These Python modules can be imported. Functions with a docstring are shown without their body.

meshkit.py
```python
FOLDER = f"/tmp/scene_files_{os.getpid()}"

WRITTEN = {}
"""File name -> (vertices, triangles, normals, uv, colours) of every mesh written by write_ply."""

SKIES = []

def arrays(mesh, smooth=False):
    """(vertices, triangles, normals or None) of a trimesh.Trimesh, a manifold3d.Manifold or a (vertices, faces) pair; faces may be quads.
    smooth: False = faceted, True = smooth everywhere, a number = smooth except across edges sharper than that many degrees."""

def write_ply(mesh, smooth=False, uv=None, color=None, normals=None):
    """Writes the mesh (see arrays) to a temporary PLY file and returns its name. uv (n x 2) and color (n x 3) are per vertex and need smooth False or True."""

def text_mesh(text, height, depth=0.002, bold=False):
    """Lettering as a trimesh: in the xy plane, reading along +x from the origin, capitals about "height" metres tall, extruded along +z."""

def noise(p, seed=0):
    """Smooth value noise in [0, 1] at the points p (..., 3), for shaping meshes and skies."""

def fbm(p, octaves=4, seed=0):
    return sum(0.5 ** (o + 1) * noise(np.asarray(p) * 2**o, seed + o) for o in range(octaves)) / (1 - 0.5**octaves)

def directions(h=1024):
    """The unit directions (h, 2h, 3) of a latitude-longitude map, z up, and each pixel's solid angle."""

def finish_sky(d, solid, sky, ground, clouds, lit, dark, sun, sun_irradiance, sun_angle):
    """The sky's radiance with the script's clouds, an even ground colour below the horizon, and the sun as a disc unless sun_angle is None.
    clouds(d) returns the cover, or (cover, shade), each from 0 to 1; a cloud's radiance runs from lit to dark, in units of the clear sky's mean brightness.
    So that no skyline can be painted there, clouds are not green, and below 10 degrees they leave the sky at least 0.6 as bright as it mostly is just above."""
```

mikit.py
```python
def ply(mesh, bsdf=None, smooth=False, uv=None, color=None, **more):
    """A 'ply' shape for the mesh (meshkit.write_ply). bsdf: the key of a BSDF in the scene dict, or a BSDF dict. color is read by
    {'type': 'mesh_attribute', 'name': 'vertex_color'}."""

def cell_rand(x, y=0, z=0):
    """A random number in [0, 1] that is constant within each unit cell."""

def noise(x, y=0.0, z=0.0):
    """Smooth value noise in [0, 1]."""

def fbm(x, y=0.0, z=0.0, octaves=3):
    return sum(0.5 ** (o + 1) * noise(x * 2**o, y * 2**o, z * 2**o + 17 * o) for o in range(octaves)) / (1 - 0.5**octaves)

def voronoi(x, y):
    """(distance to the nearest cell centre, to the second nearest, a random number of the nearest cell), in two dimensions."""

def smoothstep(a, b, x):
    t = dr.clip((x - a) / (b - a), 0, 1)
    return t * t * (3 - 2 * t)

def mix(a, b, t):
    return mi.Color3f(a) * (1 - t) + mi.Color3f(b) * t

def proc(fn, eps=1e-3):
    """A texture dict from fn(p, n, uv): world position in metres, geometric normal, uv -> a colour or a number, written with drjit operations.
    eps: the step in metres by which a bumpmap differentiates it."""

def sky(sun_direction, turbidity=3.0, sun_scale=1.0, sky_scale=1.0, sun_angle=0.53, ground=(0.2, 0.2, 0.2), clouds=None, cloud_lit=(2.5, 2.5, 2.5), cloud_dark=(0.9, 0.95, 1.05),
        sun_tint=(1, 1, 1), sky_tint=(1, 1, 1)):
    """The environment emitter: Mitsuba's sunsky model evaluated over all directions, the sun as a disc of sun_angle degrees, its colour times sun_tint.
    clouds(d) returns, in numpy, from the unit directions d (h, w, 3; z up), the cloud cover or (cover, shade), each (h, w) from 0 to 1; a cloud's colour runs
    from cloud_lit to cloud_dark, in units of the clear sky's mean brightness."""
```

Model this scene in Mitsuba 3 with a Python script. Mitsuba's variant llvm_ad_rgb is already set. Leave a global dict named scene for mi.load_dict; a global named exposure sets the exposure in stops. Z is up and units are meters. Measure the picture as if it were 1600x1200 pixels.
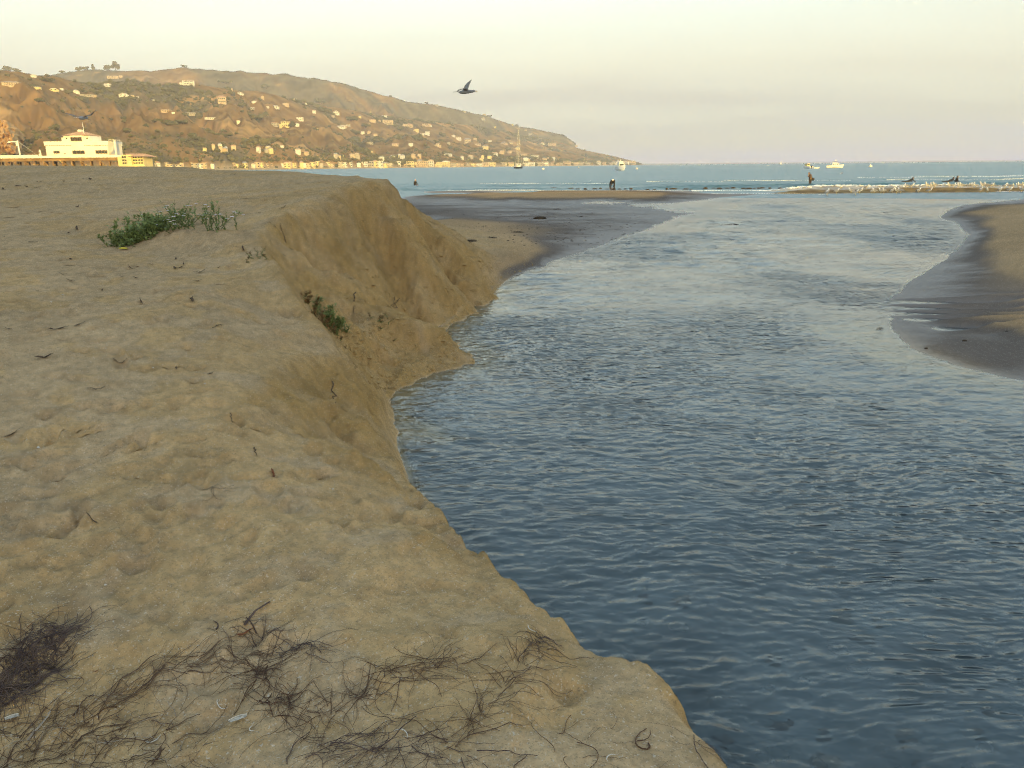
import math, random
import numpy as np, trimesh, drjit as dr, mitsuba as mi
import manifold3d as m3
from scipy.interpolate import LinearNDInterpolator, NearestNDInterpolator, RegularGridInterpolator
from scipy.ndimage import gaussian_filter
import meshkit, mikit
from mikit import proc, noise, fbm, smoothstep, mix
T = mi.ScalarTransform4f
rng = np.random.default_rng(7)
random.seed(7)
scene, labels = {}, {}

# ------------------------------------------------------------------ camera, sky, exposure
F_PX, PITCH, ROLL, EYE = 1232.0, math.atan(341 / 1232.0), math.radians(0.56), np.array([0.0, 0.0, 2.6])
HR, VV = np.array([1.0, 0, 0]), np.array([0, math.sin(PITCH), math.cos(PITCH)])
FWD = np.array([0, math.cos(PITCH), -math.sin(PITCH)])
RIGHT = math.cos(ROLL) * HR - math.sin(ROLL) * VV
UP = math.sin(ROLL) * HR + math.cos(ROLL) * VV
scene['camera'] = {'type': 'perspective', 'fov': math.degrees(2 * math.atan(800 / F_PX)), 'fov_axis': 'x', 'near_clip': 0.05, 'far_clip': 60000.0,
                   'to_world': T().look_at(origin=EYE.tolist(), target=(EYE + FWD).tolist(), up=UP.tolist()),
                   'medium': {'type': 'ref', 'id': 'haze_air'}}
SUN_EL, SUN_AZ = math.radians(7.5), math.radians(-160)     # azimuth from straight ahead (+y), clockwise: behind and to the right
sun_dir = [math.cos(SUN_EL) * math.sin(-SUN_AZ), math.cos(SUN_EL) * math.cos(SUN_AZ), math.sin(SUN_EL)]

def sky_clouds(d):
    el = np.degrees(np.arcsin(np.clip(d[..., 2], -1, 1)))
    q = d / np.maximum(d[..., 2:3] + 0.12, 0.05)
    streak = meshkit.fbm(np.stack([q[..., 0] * 0.7 + q[..., 1] * 0.25, q[..., 1] * 1.6, q[..., 0] * 0], -1), 4, 3)
    veil = np.clip(1.0 - (el - 6.0) / 11.0, 0.22, 1) * (0.84 + .26 * (streak - 0.5))
    shade = np.clip((7.0 - el) / 6.5, 0, 1) ** 1.1
    return np.clip(veil, 0, 0.95), np.clip(shade, 0, 1)

scene['sky'] = mikit.sky(sun_dir, turbidity=3.0, sun_scale=1.0, sky_scale=1.52, clouds=sky_clouds, cloud_lit=(1.00, 1.00, .85), cloud_dark=(.22, .25, .46),
                         sun_tint=(.60, .74, .54), sky_tint=(1.03, 1.03, 1.03), ground=(0.15, 0.14, 0.12))
exposure = 3.68
HAZE = 1.1e-4
scene['haze_air'] = {'type': 'homogeneous', 'albedo': {'type': 'rgb', 'value': [0.93, 0.93, 0.95]}, 'sigma_t': HAZE}

# ------------------------------------------------------------------ helpers
def ray(px, py):
    d = FWD + RIGHT * (px - 800) / F_PX + UP * (600 - py) / F_PX
    return d / np.linalg.norm(d)

def on_plane(px, py, z=0.0):
    d = ray(px, py)
    return EYE + d * (z - EYE[2]) / d[2]

def at_dist(px, py, y):
    d = ray(px, py)
    return EYE + d * y / d[1]

def put(key, mesh, bsdf, smooth=False, **kw):
    base, n = key, 0
    while key in scene:
        n += 1
        key = f'{base}_{n:03d}'
    scene[key] = mikit.ply(mesh, bsdf, smooth, **kw)
    return key

def fresh(key):
    """a free name for a thing that has only parts"""
    base, n = key, 0
    while key in labels or any(k == key or k.startswith(key + '__') for k in scene):
        n += 1
        key = f'{base}_{n:03d}'
    return key

def tag(key, label=None, category=None, group=None, kind=None):
    labels[key] = {k: v for k, v in dict(label=label, category=category, group=group, kind=kind).items() if v}

def cat(ms):
    return trimesh.util.concatenate(ms)

def box(cx, cy, cz, sx, sy, sz):
    m = trimesh.creation.box((sx, sy, sz))
    m.apply_translation((cx, cy, cz))
    return m

def tube(pts, radii, n=6):
    """a tapered tube along pts with closed ends"""
    pts = np.asarray(pts, float); radii = np.broadcast_to(np.asarray(radii, float), len(pts))
    tan = np.gradient(pts, axis=0); tan /= np.linalg.norm(tan, axis=1, keepdims=True) + 1e-12
    ref = np.array([0, 0, 1.0]) if abs(tan[:, 2]).mean() < 0.8 else np.array([1.0, 0, 0])
    a = np.cross(tan, ref); a /= np.linalg.norm(a, axis=1, keepdims=True) + 1e-12
    b = np.cross(tan, a)
    ang = np.arange(n) * 2 * np.pi / n
    v = pts[:, None] + radii[:, None, None] * (np.cos(ang)[None, :, None] * a[:, None] + np.sin(ang)[None, :, None] * b[:, None])
    k = len(pts); i = np.arange(n); f = []
    for r in range(k - 1):
        p, q = r * n + i, r * n + (i + 1) % n
        f += [np.stack([p, p + n, q + n], 1), np.stack([p, q + n, q], 1)]
    v = np.vstack([v.reshape(-1, 3), pts[:1], pts[-1:]])
    f += [np.stack([i, (i + 1) % n, i * 0 + k * n], 1), np.stack([(k - 1) * n + (i + 1) % n, (k - 1) * n + i, i * 0 + k * n + 1], 1)]
    return trimesh.Trimesh(v, np.vstack(f), process=False)

def grid_faces(nr, nc, keep=None):
    i, j = np.meshgrid(np.arange(nr - 1), np.arange(nc - 1), indexing='ij')
    a = (i * nc + j).ravel(); b = a + 1; c = a + nc; d = c + 1
    f = np.stack([a, b, d, c], 1)
    if keep is not None:
        f = f[keep.ravel()[f].any(1)]
    return np.vstack([f[:, [0, 1, 2]], f[:, [0, 2, 3]]])

def compact(v, f, *more):
    used = np.unique(f); idx = np.full(len(v), -1); idx[used] = np.arange(len(used))
    return (v[used], idx[f]) + tuple(m[used] for m in more)

def nz(x, y, s, seed, octv=3):
    return meshkit.fbm(np.stack([np.asarray(x) / s, np.asarray(y) / s, np.zeros_like(np.asarray(x))], -1), octv, seed) - 0.5

def sstep(a, b, x):
    t = np.clip((x - a) / (b - a), 0, 1)
    return t * t * (3 - 2 * t)

# ------------------------------------------------------------------ the beach: one relief of bank, flats, bar and stream bed
C = []                                                     # control points of the relief (x, y, z)
def line(pts, step=0.35):
    pts = np.asarray(pts, float)
    for a, b in zip(pts[:-1], pts[1:]):
        n = max(1, int(np.linalg.norm(b[:2] - a[:2]) / min(step, 0.06 * (1 + np.linalg.norm(a[:2])))))
        for k in range(n):
            C.append(a + (b - a) * k / n)
    C.append(pts[-1])

P, D = on_plane, at_dist
edge = [P(1160, 1260, 1.03), P(1135, 1200, 1.02), P(1105, 1150, 1.01), P(1050, 1078, .99), P(1003, 1046, .97), P(965, 1037, .97), P(945, 1041, .94), P(928, 1016, .94),
        P(880, 968, .92), P(820, 922, .88), P(780, 896, .85), P(740, 858, .80), P(700, 815, .73), P(660, 775, .64), P(630, 742, .52), P(610, 705, .38), P(602, 668, .2), P(606, 640, .06)]
e0, e1 = edge[0], edge[2]
back = [e0 + (e0 - e1) / np.linalg.norm(e0 - e1) * s for s in (12, 4, 1.2)]
edge = back + edge
line(edge, 0.08)
foot = [p + np.array([0.34 * p[2] + 0.03, 0.10 * p[2], 0]) * [1, 1, 0] + np.array([0, 0, -p[2]]) for p in edge]
line(foot, 0.08)
lip2 = [p + np.array([-0.10, -0.05, 0.02]) for p in edge[:-3]]
line(lip2, 0.1)
lip = [P(600, 690, .34), D(588, 660, 6.7), D(560, 600, 7.1), D(530, 550, 7.5), D(480, 490, 8.1), D(440, 440, 8.9), D(412, 400, 10.1), D(404, 375, 11), D(432, 345, 12), D(482, 318, 13.2),
       D(530, 300, 14.3), D(580, 289, 15.2), D(615, 293, 15.9)]
line(lip, 0.12)
line([D(500, 330, 13.0), D(540, 318, 14.0), D(590, 318, 14.9), D(618, 335, 15.4), D(640, 360, 15.8)], .15)      # face just below the lip
line([D(470, 400, 11.2), D(520, 425, 11.9), D(560, 455, 11.9), D(600, 480, 12.1), D(645, 500, 12.2)], .15)
line([D(545, 350, 13.4), D(575, 400, 13.1), D(605, 450, 12.8), D(640, 486, 12.7)], .15)                          # gully floor
line([D(590, 345, 14.7), D(640, 400, 14.4), D(690, 450, 14.1), D(722, 478, 14.2)], .15)                          # buttress right of it
line([D(640, 318, 16.2), D(655, 352, 16.6), D(690, 392, 16.4), D(735, 430, 16.2), D(755, 460, 15.7)], .15)       # corner of the cliff
line([D(650, 345, 17.3), D(690, 368, 17.8), D(730, 392, 18.0), D(770, 418, 18.2)], .2)
line([D(480, 455, 9.6), D(520, 475, 10.2), D(560, 500, 10.6), D(600, 516, 10.75), D(645, 531, 10.9), D(700, 545, 10.95), D(728, 558, 10.75)], .15)  # ridge of the slumped cone
line([D(490, 505, 8.7), D(525, 528, 9.0), D(562, 560, 9.1), D(600, 580, 9.4), D(645, 575, 9.85), D(690, 568, 10.2)], .15)
line([D(545, 560, 7.9), D(575, 590, 8.3), D(596, 605, 8.7)], .15)
line([D(600, 655, 7.05), D(600, 630, 7.6), D(601, 612, 8.4)], .1)
shore = [P(606, 634), P(607, 618), P(626, 606), P(660, 592), P(705, 580), P(741, 566), P(726, 553), P(700, 534), P(690, 520), P(715, 498), P(762, 474), P(772, 456), P(790, 436), P(815, 424), P(850, 411),
         P(890, 400), P(930, 389), P(1000, 362), P(1070, 337), P(1110, 330)]
line(shore, .15)
def below(pts, dx, dy, z, step=.3):
    line([np.array([p[0] + dx, p[1] + dy, z]) for p in pts], step)
below(foot[:-1], .10, .03, -.14, .1); below(shore[:6], .08, -.06, -.05, .1); below(foot[:-3], .45, .1, -.32); below(foot[:-3], .9, .2, -.42)
below(shore[:6], .35, -.25, -.12); below(shore[9:16], .6, -.6, -.16)
# dry plateau
for px, py, y in [(-900, 1500, 1.2), (0, 1200, 2.0), (400, 1200, 1.85), (800, 1200, 1.72), (-300, 1000, 2.4), (100, 1000, 2.5), (500, 1000, 2.4), (800, 1000, 2.3), (-300, 800, 3.3), (100, 800, 3.4), (400, 800, 3.4),
                  (620, 830, 3.3), (-300, 650, 4.4), (100, 650, 4.6), (350, 650, 4.8), (500, 700, 4.7), (570, 735, 4.9), (-300, 540, 5.7), (100, 540, 6.0), (350, 540, 6.4), (450, 560, 6.5), (-300, 460, 7.4), (100, 460, 7.8),
                  (330, 450, 8.2), (-300, 400, 9.4), (60, 400, 9.8), (200, 410, 9.7), (330, 395, 10.3), (-300, 350, 12.3), (60, 350, 12.4), (190, 385, 11.0), (270, 357, 11.9), (350, 352, 12.0), (-300, 310, 16.5), (60, 310, 16),
                  (250, 318, 14.5), (380, 313, 14.3), (-300, 285, 21), (0, 282, 21), (200, 285, 20), (380, 290, 18.5), (470, 287, 17.5), (560, 280, 17), (-400, 262, 29), (-200, 257, 29.5), (0, 255.5, 30), (100, 256, 30), (200, 258.5, 29),
                  (300, 261, 27.5), (400, 263.5, 26), (460, 266.5, 24.5), (510, 271, 22), (560, 277, 19)]:
    C.append(D(px, py, y))
for az in range(-60, 1, 4):                                 # the ground falls again behind the crest of the berm
    for r, z in ((36, 2.5), (46, 1.7), (62, 0.9), (80, 0.25), (100, -0.6), (145, -1.2)):
        a = math.radians(az)
        if az <= -16 or z < 0.3: C.append(np.array([r * math.sin(a), r * math.cos(a), z if az < -16 else min(z, -.3)]))
# flats behind the bank
for px, py, z in [(650, 348, .30), (700, 366, .62), (740, 380, .55), (790, 388, .46), (835, 388, .24), (700, 352, .42), (760, 360, .2), (830, 372, .11), (860, 392, .12), (800, 418, .10), (840, 404, .2), (660, 333, .10), (720, 340, .10),
                  (800, 345, .09), (880, 350, .08), (950, 355, .05), (900, 335, .05), (980, 338, .03), (640, 322, .08), (760, 325, .06), (860, 322, .03), (940, 324, .012), (1010, 326, .006), (640, 312, .03), (700, 313, .015), (800, 318, -.004),
                  (900, 316, -.012), (1000, 316, -.015), (1060, 318, -.02), (640, 306, .02), (800, 311, .012), *[(px, py, z * (1 if 740 < px < 1010 else .6)) for px in (690, 730, 780, 840, 900, 960, 1005, 1040) for py, z in ((299.3, .20), (302, .30), (305, .27), (307.3, .20))], (1070, 300.5, .02),
                  (1100, 302, -.02), (950, 311.5, .0), (1045, 308, .0), (700, 297.5, .0), (850, 297, .0), (1000, 296.5, -.01), (1150, 308, -.02), (1200, 304, -.01), (1300, 303, -.015), (1450, 303, -.02), (1600, 306, -.02), (640, 299, -.01),
                  (1100, 296, -.05), (1300, 295, -.05), (1600, 292, -.1), (700, 292, -.3), (1000, 292, -.3), (1300, 290, -.3), (1600, 288, -.3), (800, 280, -1.2), (1200, 278, -1.2), (1800, 280, -1.2), (2000, 300, -.1)]:
    C.append(P(px, py, z))
# right bar
bar = [P(1900, 660), P(1720, 622), P(1600, 599), P(1500, 576), P(1425, 546), P(1390, 515), P(1384, 490), P(1398, 462), P(1430, 436), P(1480, 405), P(1508, 384), P(1517, 366), P(1497, 346), P(1466, 341), P(1490, 327), P(1508, 320), P(1600, 313), P(1750, 303)]
line(bar, .3)
for px, py, z in [(1440, 500, .025), (1480, 480, .035), (1430, 470, .03), (1500, 530, .03), (1560, 560, .04), (1470, 530, .012), (1600, 540, .07), (1560, 480, .09), (1620, 440, .18), (1530, 420, .1), (1560, 380, .2), (1600, 400, .25), (1560, 345, .24),
                  (1520, 330, .2), (1600, 340, .34), (1600, 322, .25), (1700, 420, .4), (1700, 330, .45), (1800, 500, .4), (2000, 400, .7), (2100, 600, .5), (1900, 315, .3)]:
    C.append(P(px, py, z))
# stream bed
for px, py, z in [(1250, 1200, -.5), (1450, 1200, -.55), (1600, 1200, -.5), (1200, 1000, -.45), (1500, 1000, -.5), (1000, 850, -.4), (1300, 850, -.5), (1600, 850, -.45), (850, 720, -.3), (1100, 720, -.45), (1500, 700, -.3), (760, 620, -.2),
                  (950, 600, -.35), (1250, 600, -.3), (1450, 610, -.15), (850, 520, -.25), (1050, 520, -.35), (1280, 510, -.2), (880, 450, -.25), (1100, 440, -.3), (1320, 430, -.15), (1000, 390, -.25), (1200, 380, -.3), (1420, 370, -.12),
                  (1120, 350, -.2), (1300, 345, -.22), (1440, 350, -.1), (1200, 330, -.15), (1350, 325, -.2), (1450, 322, -.1), (1300, 314, -.1), (1900, 900, -.4), (2300, 800, .1)]:
    C.append(P(px, py, z))
C += [np.array(p, float) for p in [(-60, -70, 1.4), (-25, -30, 1.3), (-8, -8, 1.2), (-3, -3, 1.12), (-1.2, -1, 1.1), (0, -.6, 1.1), (-12, 3, 1.45), (-25, 8, 2.0), (-45, 20, 2.8), (-120, 60, 1.5), (-140, -60, 2.0),
                                   (6, -8, -.5), (14, -20, -.5), (6, -2, -.5), (3, -1.5, -.45), (14, 2, -.3), (22, 8, .3), (30, -10, .5), (60, -60, 1.0), (90, 20, .8), (120, 60, .2), (110, 110, -1.2), (150, 20, .8), (40, -80, -.3), (0, 150, -1.2), (-90, 140, -1.2)]]
C = np.array(C)
_, keep_c = np.unique(np.round(C[:, :2] / 0.02).astype(int), axis=0, return_index=True)
C = C[keep_c]
lin, near = LinearNDInterpolator(C[:, :2], C[:, 2]), NearestNDInterpolator(C[:, :2], C[:, 2])

def base_height(x, y):
    z = lin(x, y)
    return np.where(np.isnan(z), near(x, y), z)

th_f = np.radians(np.concatenate([np.arange(-50, -39, .45), np.arange(-39, 39, .105), np.arange(39, 50.1, .45)]))
rr = [0.5]
while rr[-1] < 145:
    r = rr[-1]
    rr.append(r * (1 + (.02 if r < 1.6 else .0056 if r < 7 else .0038 if r < 18.5 else .0125)))
rr = np.array(rr)
R, TH = np.meshgrid(rr, th_f, indexing='ij')
X, Y = R * np.sin(TH), R * np.cos(TH)
Z = base_height(X, Y)
Z = gaussian_filter(Z, (1.5, 1.3))
Z = .8 * Z + .2 * gaussian_filter(Z, (5, 4))
Z += np.clip(1.1 * (Z - gaussian_filter(Z, (14, 10))), -.35, .07) * sstep(.02, .15, Z) * sstep(6.5, 8, Y) * sstep(21, 18, Y)   # crisper lip and foot of the scarp
gx, gy = np.gradient(Z, axis=1) / (R * np.gradient(th_f)[None] + 1e-9), np.gradient(Z, axis=0) / np.gradient(rr)[:, None]
slope = np.hypot(gx, gy)
dry = sstep(.10, .45, Z)
scarp = gaussian_filter(sstep(.35, .75, slope), (4, 4)) * dry
# loose dry sand: swells, scuffs, trampled hollows
plateau = dry * (1 - .8 * scarp) * (.42 + .58 * sstep(2.2, 5.0, R))
Z += plateau * (.045 * nz(X, Y, 1.6, 11, 2) + .016 * nz(X, Y, .55, 12, 3) + .020 * nz(X, Y, .16, 13, 3) + .010 * nz(X, Y, .05, 14, 2))
prints = []
for _ in range(1150):
    az, r = math.radians(rng.uniform(-40, 6)), 1.9 * math.exp(rng.uniform(0, 2.35))
    if r < 2.9 and rng.random() < .5: continue
    prints.append((r * math.sin(az), r * math.cos(az), rng.uniform(0, math.pi), rng.uniform(.07, .15), rng.uniform(.04, .08), rng.uniform(.008, .036)))
prints.append((P(610, 822, .78)[0], P(610, 822, .78)[1], 0.25, .30, .16, .07))
for (fx, fy, fa, la, lb, dep) in prints:
    fr, ft = math.hypot(fx, fy), math.atan2(fx, fy)
    i0, i1 = np.searchsorted(rr, [fr - .5, fr + .5]); j0, j1 = np.searchsorted(th_f, [ft - .5 / fr, ft + .5 / fr])
    if i1 <= i0 or j1 <= j0: continue
    s = np.s_[i0:i1, j0:j1]
    dx, dy = X[s] - fx, Y[s] - fy
    wob = 1 + .5 * nz(X[s], Y[s], .12, 31, 2)
    u, v = (dx * math.cos(fa) + dy * math.sin(fa)) / la * wob, (-dx * math.sin(fa) + dy * math.cos(fa)) / lb * wob
    q = np.sqrt(u * u + v * v)
    Z[s] += plateau[s] * dep * (-(1 - sstep(.45, 1.1, q)) + .35 * np.exp(-((q - 1.25) / .28) ** 2))
# cut and slumped sand of the scarp: run-out grooves, clods, broken lip
along = np.arctan2(gx, gy)
Z += scarp * (.22 * nz(X * 1.0, Y, .9, 21, 3) + .13 * nz(X, Y, .28, 22, 3)) + scarp * dry * .07 * np.abs(nz(X, Y, .11, 24, 3))
Z += sstep(.05, .3, slope) * sstep(.0, .12, Z) * (1 - plateau) * .06 * nz(X, Y, .12, 25, 3)
Z += scarp * sstep(.02, .1, Z) * (.16 * (meshkit.fbm(np.stack([X / .42, Y / .42, Z / .30], -1), 4, 36) - .5) + .10 * (meshkit.fbm(np.stack([X / .13, Y / .13, Z / .10], -1), 3, 37) - .5))
Z += sstep(7, 8, Y) * sstep(19, 17, Y) * sstep(-.12, -.02, Z) * sstep(.22, .05, Z) * (X < 4) * (.10 * nz(X, Y, .40, 38, 3) + .06 * nz(X, Y, .12, 39, 2))
low = sstep(.40, .05, Z) * sstep(-.06, .0, Z) * (Y > 9)
Z += low * (.016 * nz(X, Y * 2.2, 3.0, 41, 3) + .006 * nz(X, Y * 3, .5, 42, 2))
# grooves run down the face; the undercut left edge of the buttress stands proud of the gully
su, sv = X * .45 + Y * .89, X * .89 - Y * .45
Z += scarp * (.42 * (np.abs(nz(su, sv * .22, .62, 26, 3)) - .12) + .13 * nz(su, sv * .3, .17, 27, 3))
def step_edge(pts, depth, reach, side_=1):
    global Z
    q = np.array([p[:2] for p in pts]); best = np.full(X.shape, 9.0); side = np.zeros(X.shape)
    for a, b in zip(q[:-1], q[1:]):
        ab = b - a; L2 = ab @ ab
        wx = X + .16 * nz(X, Y, .8, 28, 2); wy = Y + .16 * nz(X, Y, .8, 29, 2)
        t = np.clip(((wx - a[0]) * ab[0] + (wy - a[1]) * ab[1]) / L2, 0, 1)
        dx, dy = wx - a[0] - t * ab[0], wy - a[1] - t * ab[1]
        d = np.hypot(dx, dy); m = d < best
        best = np.where(m, d, best); side = np.where(m, np.sign(ab[0] * dy - ab[1] * dx), side)
    Z -= np.where(side * side_ > 0, sstep(0, .22, best) * np.exp(-best / reach) * depth, 0) * sstep(.02, .2, Z)
def lobe(pts, amp, w, p=4.0):
    global Z
    q = np.array([a[:2] for a in pts]); best = np.full(X.shape, 9.0); seg = np.concatenate([[0], np.cumsum(np.linalg.norm(np.diff(q, axis=0), axis=1))]); tt_ = np.zeros(X.shape)
    wx, wy = X + .16 * nz(X, Y, .5, 46, 3), Y + .16 * nz(X, Y, .5, 47, 3)
    for k_, (a, b) in enumerate(zip(q[:-1], q[1:])):
        ab = b - a; t = np.clip(((wx - a[0]) * ab[0] + (wy - a[1]) * ab[1]) / (ab @ ab), 0, 1)
        d = np.hypot(wx - a[0] - t * ab[0], wy - a[1] - t * ab[1]); m = d < best
        best = np.where(m, d, best); tt_ = np.where(m, (seg[k_] + t * (seg[k_ + 1] - seg[k_])) / seg[-1], tt_)
    Z = Z + amp * np.exp(-(best / w) ** p) * np.where(tt_ < .5, np.sin(np.pi * np.clip(tt_, 0, .5)), .45 + .55 * np.sin(np.pi * np.clip(tt_, .5, .95))) * sstep(-.06, .12, Z)
lobe([D(608, 312, 15.5), D(640, 395, 14.6), D(690, 452, 14.2), D(718, 478, 14.3)], .42, .42)
lobe([D(648, 322, 16.4), D(690, 388, 16.5), D(748, 440, 16.1), D(762, 468, 15.7)], .36, .40)
lobe([D(490, 410, 11.3), D(560, 458, 11.6), D(600, 487, 11.8), D(645, 507, 11.9)], .26, .40)
lobe([D(540, 488, 10.4), D(600, 516, 10.8), D(650, 533, 10.95), D(700, 547, 10.95), D(735, 561, 10.7)], .30, .34)
lobe([D(556, 330, 14.4), D(596, 395, 13.7), D(628, 455, 13.2), D(648, 492, 12.7)], -.42, .34)
lobe([D(628, 322, 15.9), D(664, 372, 15.6), D(712, 440, 15.1), D(738, 478, 14.9)], -.30, .24)
lobe([D(440, 372, 11.7), D(486, 392, 11.7), D(540, 425, 12.1)], -.22, .30)
lobe([D(560, 560, 9.0), D(600, 545, 10.0), D(640, 552, 10.4)], -.12, .25)
step_edge([D(560, 470, 11.2), D(520, 440, 11.3), D(480, 405, 11.2), D(455, 385, 11.4)], .20, .35, -1)
step_edge([D(640, 500, 11.9), D(600, 480, 11.8), D(570, 470, 11.6)], .14, .3, -1)
step_edge([D(470, 445, 9.3), D(445, 410, 9.9), D(430, 385, 10.8)], .16, .3, -1)
Z += scarp * .009 * np.sin(2 * np.pi * (Z / .085 + 2.2 * nz(X, Y, .8, 35, 2))) * sstep(.7, 1.2, Z) * sstep(12, 13.5, Y)
hx, hy = D(272, 386, 11.1)[:2]
Z += .17 * np.exp(-(((X - hx) / .62) ** 2 + ((Y - hy) / .4) ** 2)) + .10 * np.exp(-(((X - hx - .95) / .5) ** 2 + ((Y - hy + .1) / .35) ** 2))
bed = sstep(-.02, -.12, Z)
Z += bed * (.05 * nz(X, Y, .35, 51, 3) + .06 * nz(X, Y, 1.3, 52, 2))
rip = sstep(6.6, 7.4, X + .8 * nz(X, Y, 1.2, 44, 2)) * sstep(11.4, 10.2, X + .9 * nz(X, Y, 1.0, 45, 2)) * sstep(11.6, 12.0, Y) * sstep(15.6, 15.0, Y)
Z += rip * sstep(-.06, -.02, Z) * (.070 * np.sin((Y + .06 * X + .9 * nz(X, Y, 2.2, 43, 2)) * 2 * np.pi / .68) - .052)

height = RegularGridInterpolator((rr, th_f), Z, bounds_error=False, fill_value=None)
def ground(x, y):
    r, t = np.hypot(x, y), np.arctan2(x, y)
    return height(np.stack([np.clip(r, .5, 144), np.clip(t, -.87, .87)], -1))
def gz(x, y): return float(ground(np.array([x]), np.array([y]))[0])

def hit(px, py, r0=1.0, r1=140.0):
    """where the ray of a photograph pixel meets the relief"""
    d = ray(px, py)
    s = np.exp(np.linspace(math.log(r0), math.log(r1), 4000))
    p = EYE + d * s[:, None]
    k = np.argmax(p[:, 2] < ground(p[:, 0], p[:, 1]))
    return p[k]

g1, g2, g3 = nz(X, Y, .33, 61, 4), nz(X, Y, 1.9, 62, 3), nz(X, Y, .05, 63, 2)
tone = sstep(-.02, .10, g1 + .6 * g2)
grey, gold, clay = np.array([.445, .320, .185]), np.array([.465, .310, .142]), np.array([.345, .218, .082])
col = grey + (gold - grey) * (tone * .62)[..., None]
cut = np.maximum(scarp, sstep(.12, .32, slope) * sstep(8.2, 9.0, Y + .6 * g1) * sstep(18.5, 17, Y) * sstep(1.3, .9, Z + .5 * g1) * (Z > 0) * sstep(-3.2, -2.4, X + .5 * g1))   # freshly broken, still moist sand
col = col + (clay - col) * np.clip(cut * (.75 + .8 * g1), 0, 1)[..., None]
col = col * (1 + .5 * g3 + .30 * nz(X, Y, .9, 64, 3) + .25 * nz(X, Y, .14, 69, 3))[..., None]
flatcol = np.array([.160, .136, .122]) + np.array([.26, .155, .045]) * sstep(.09, .2, Z + .05 * nz(X, Y, 4, 68, 3))[..., None]
flatcol = flatcol * (1 + .5 * nz(X, Y, 2.5, 65, 3) + .3 * g3)[..., None]
wl = sstep(.5, .2, Z + .12 * g2) * np.maximum(sstep(17.0, 20.0, Y), sstep(5, 6.5, X))
col = col + (flatcol - col) * wl[..., None]
bedcol = np.array([.17, .185, .18]) * (1 + 1.0 * nz(X, Y, .5, 66, 4))[..., None]
bm_ = sstep(-.05, -.16, Z + .06 * nz(X, Y, .6, 67, 3))
col = np.clip(col + (bedcol - col) * bm_[..., None], .01, .8)

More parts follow.
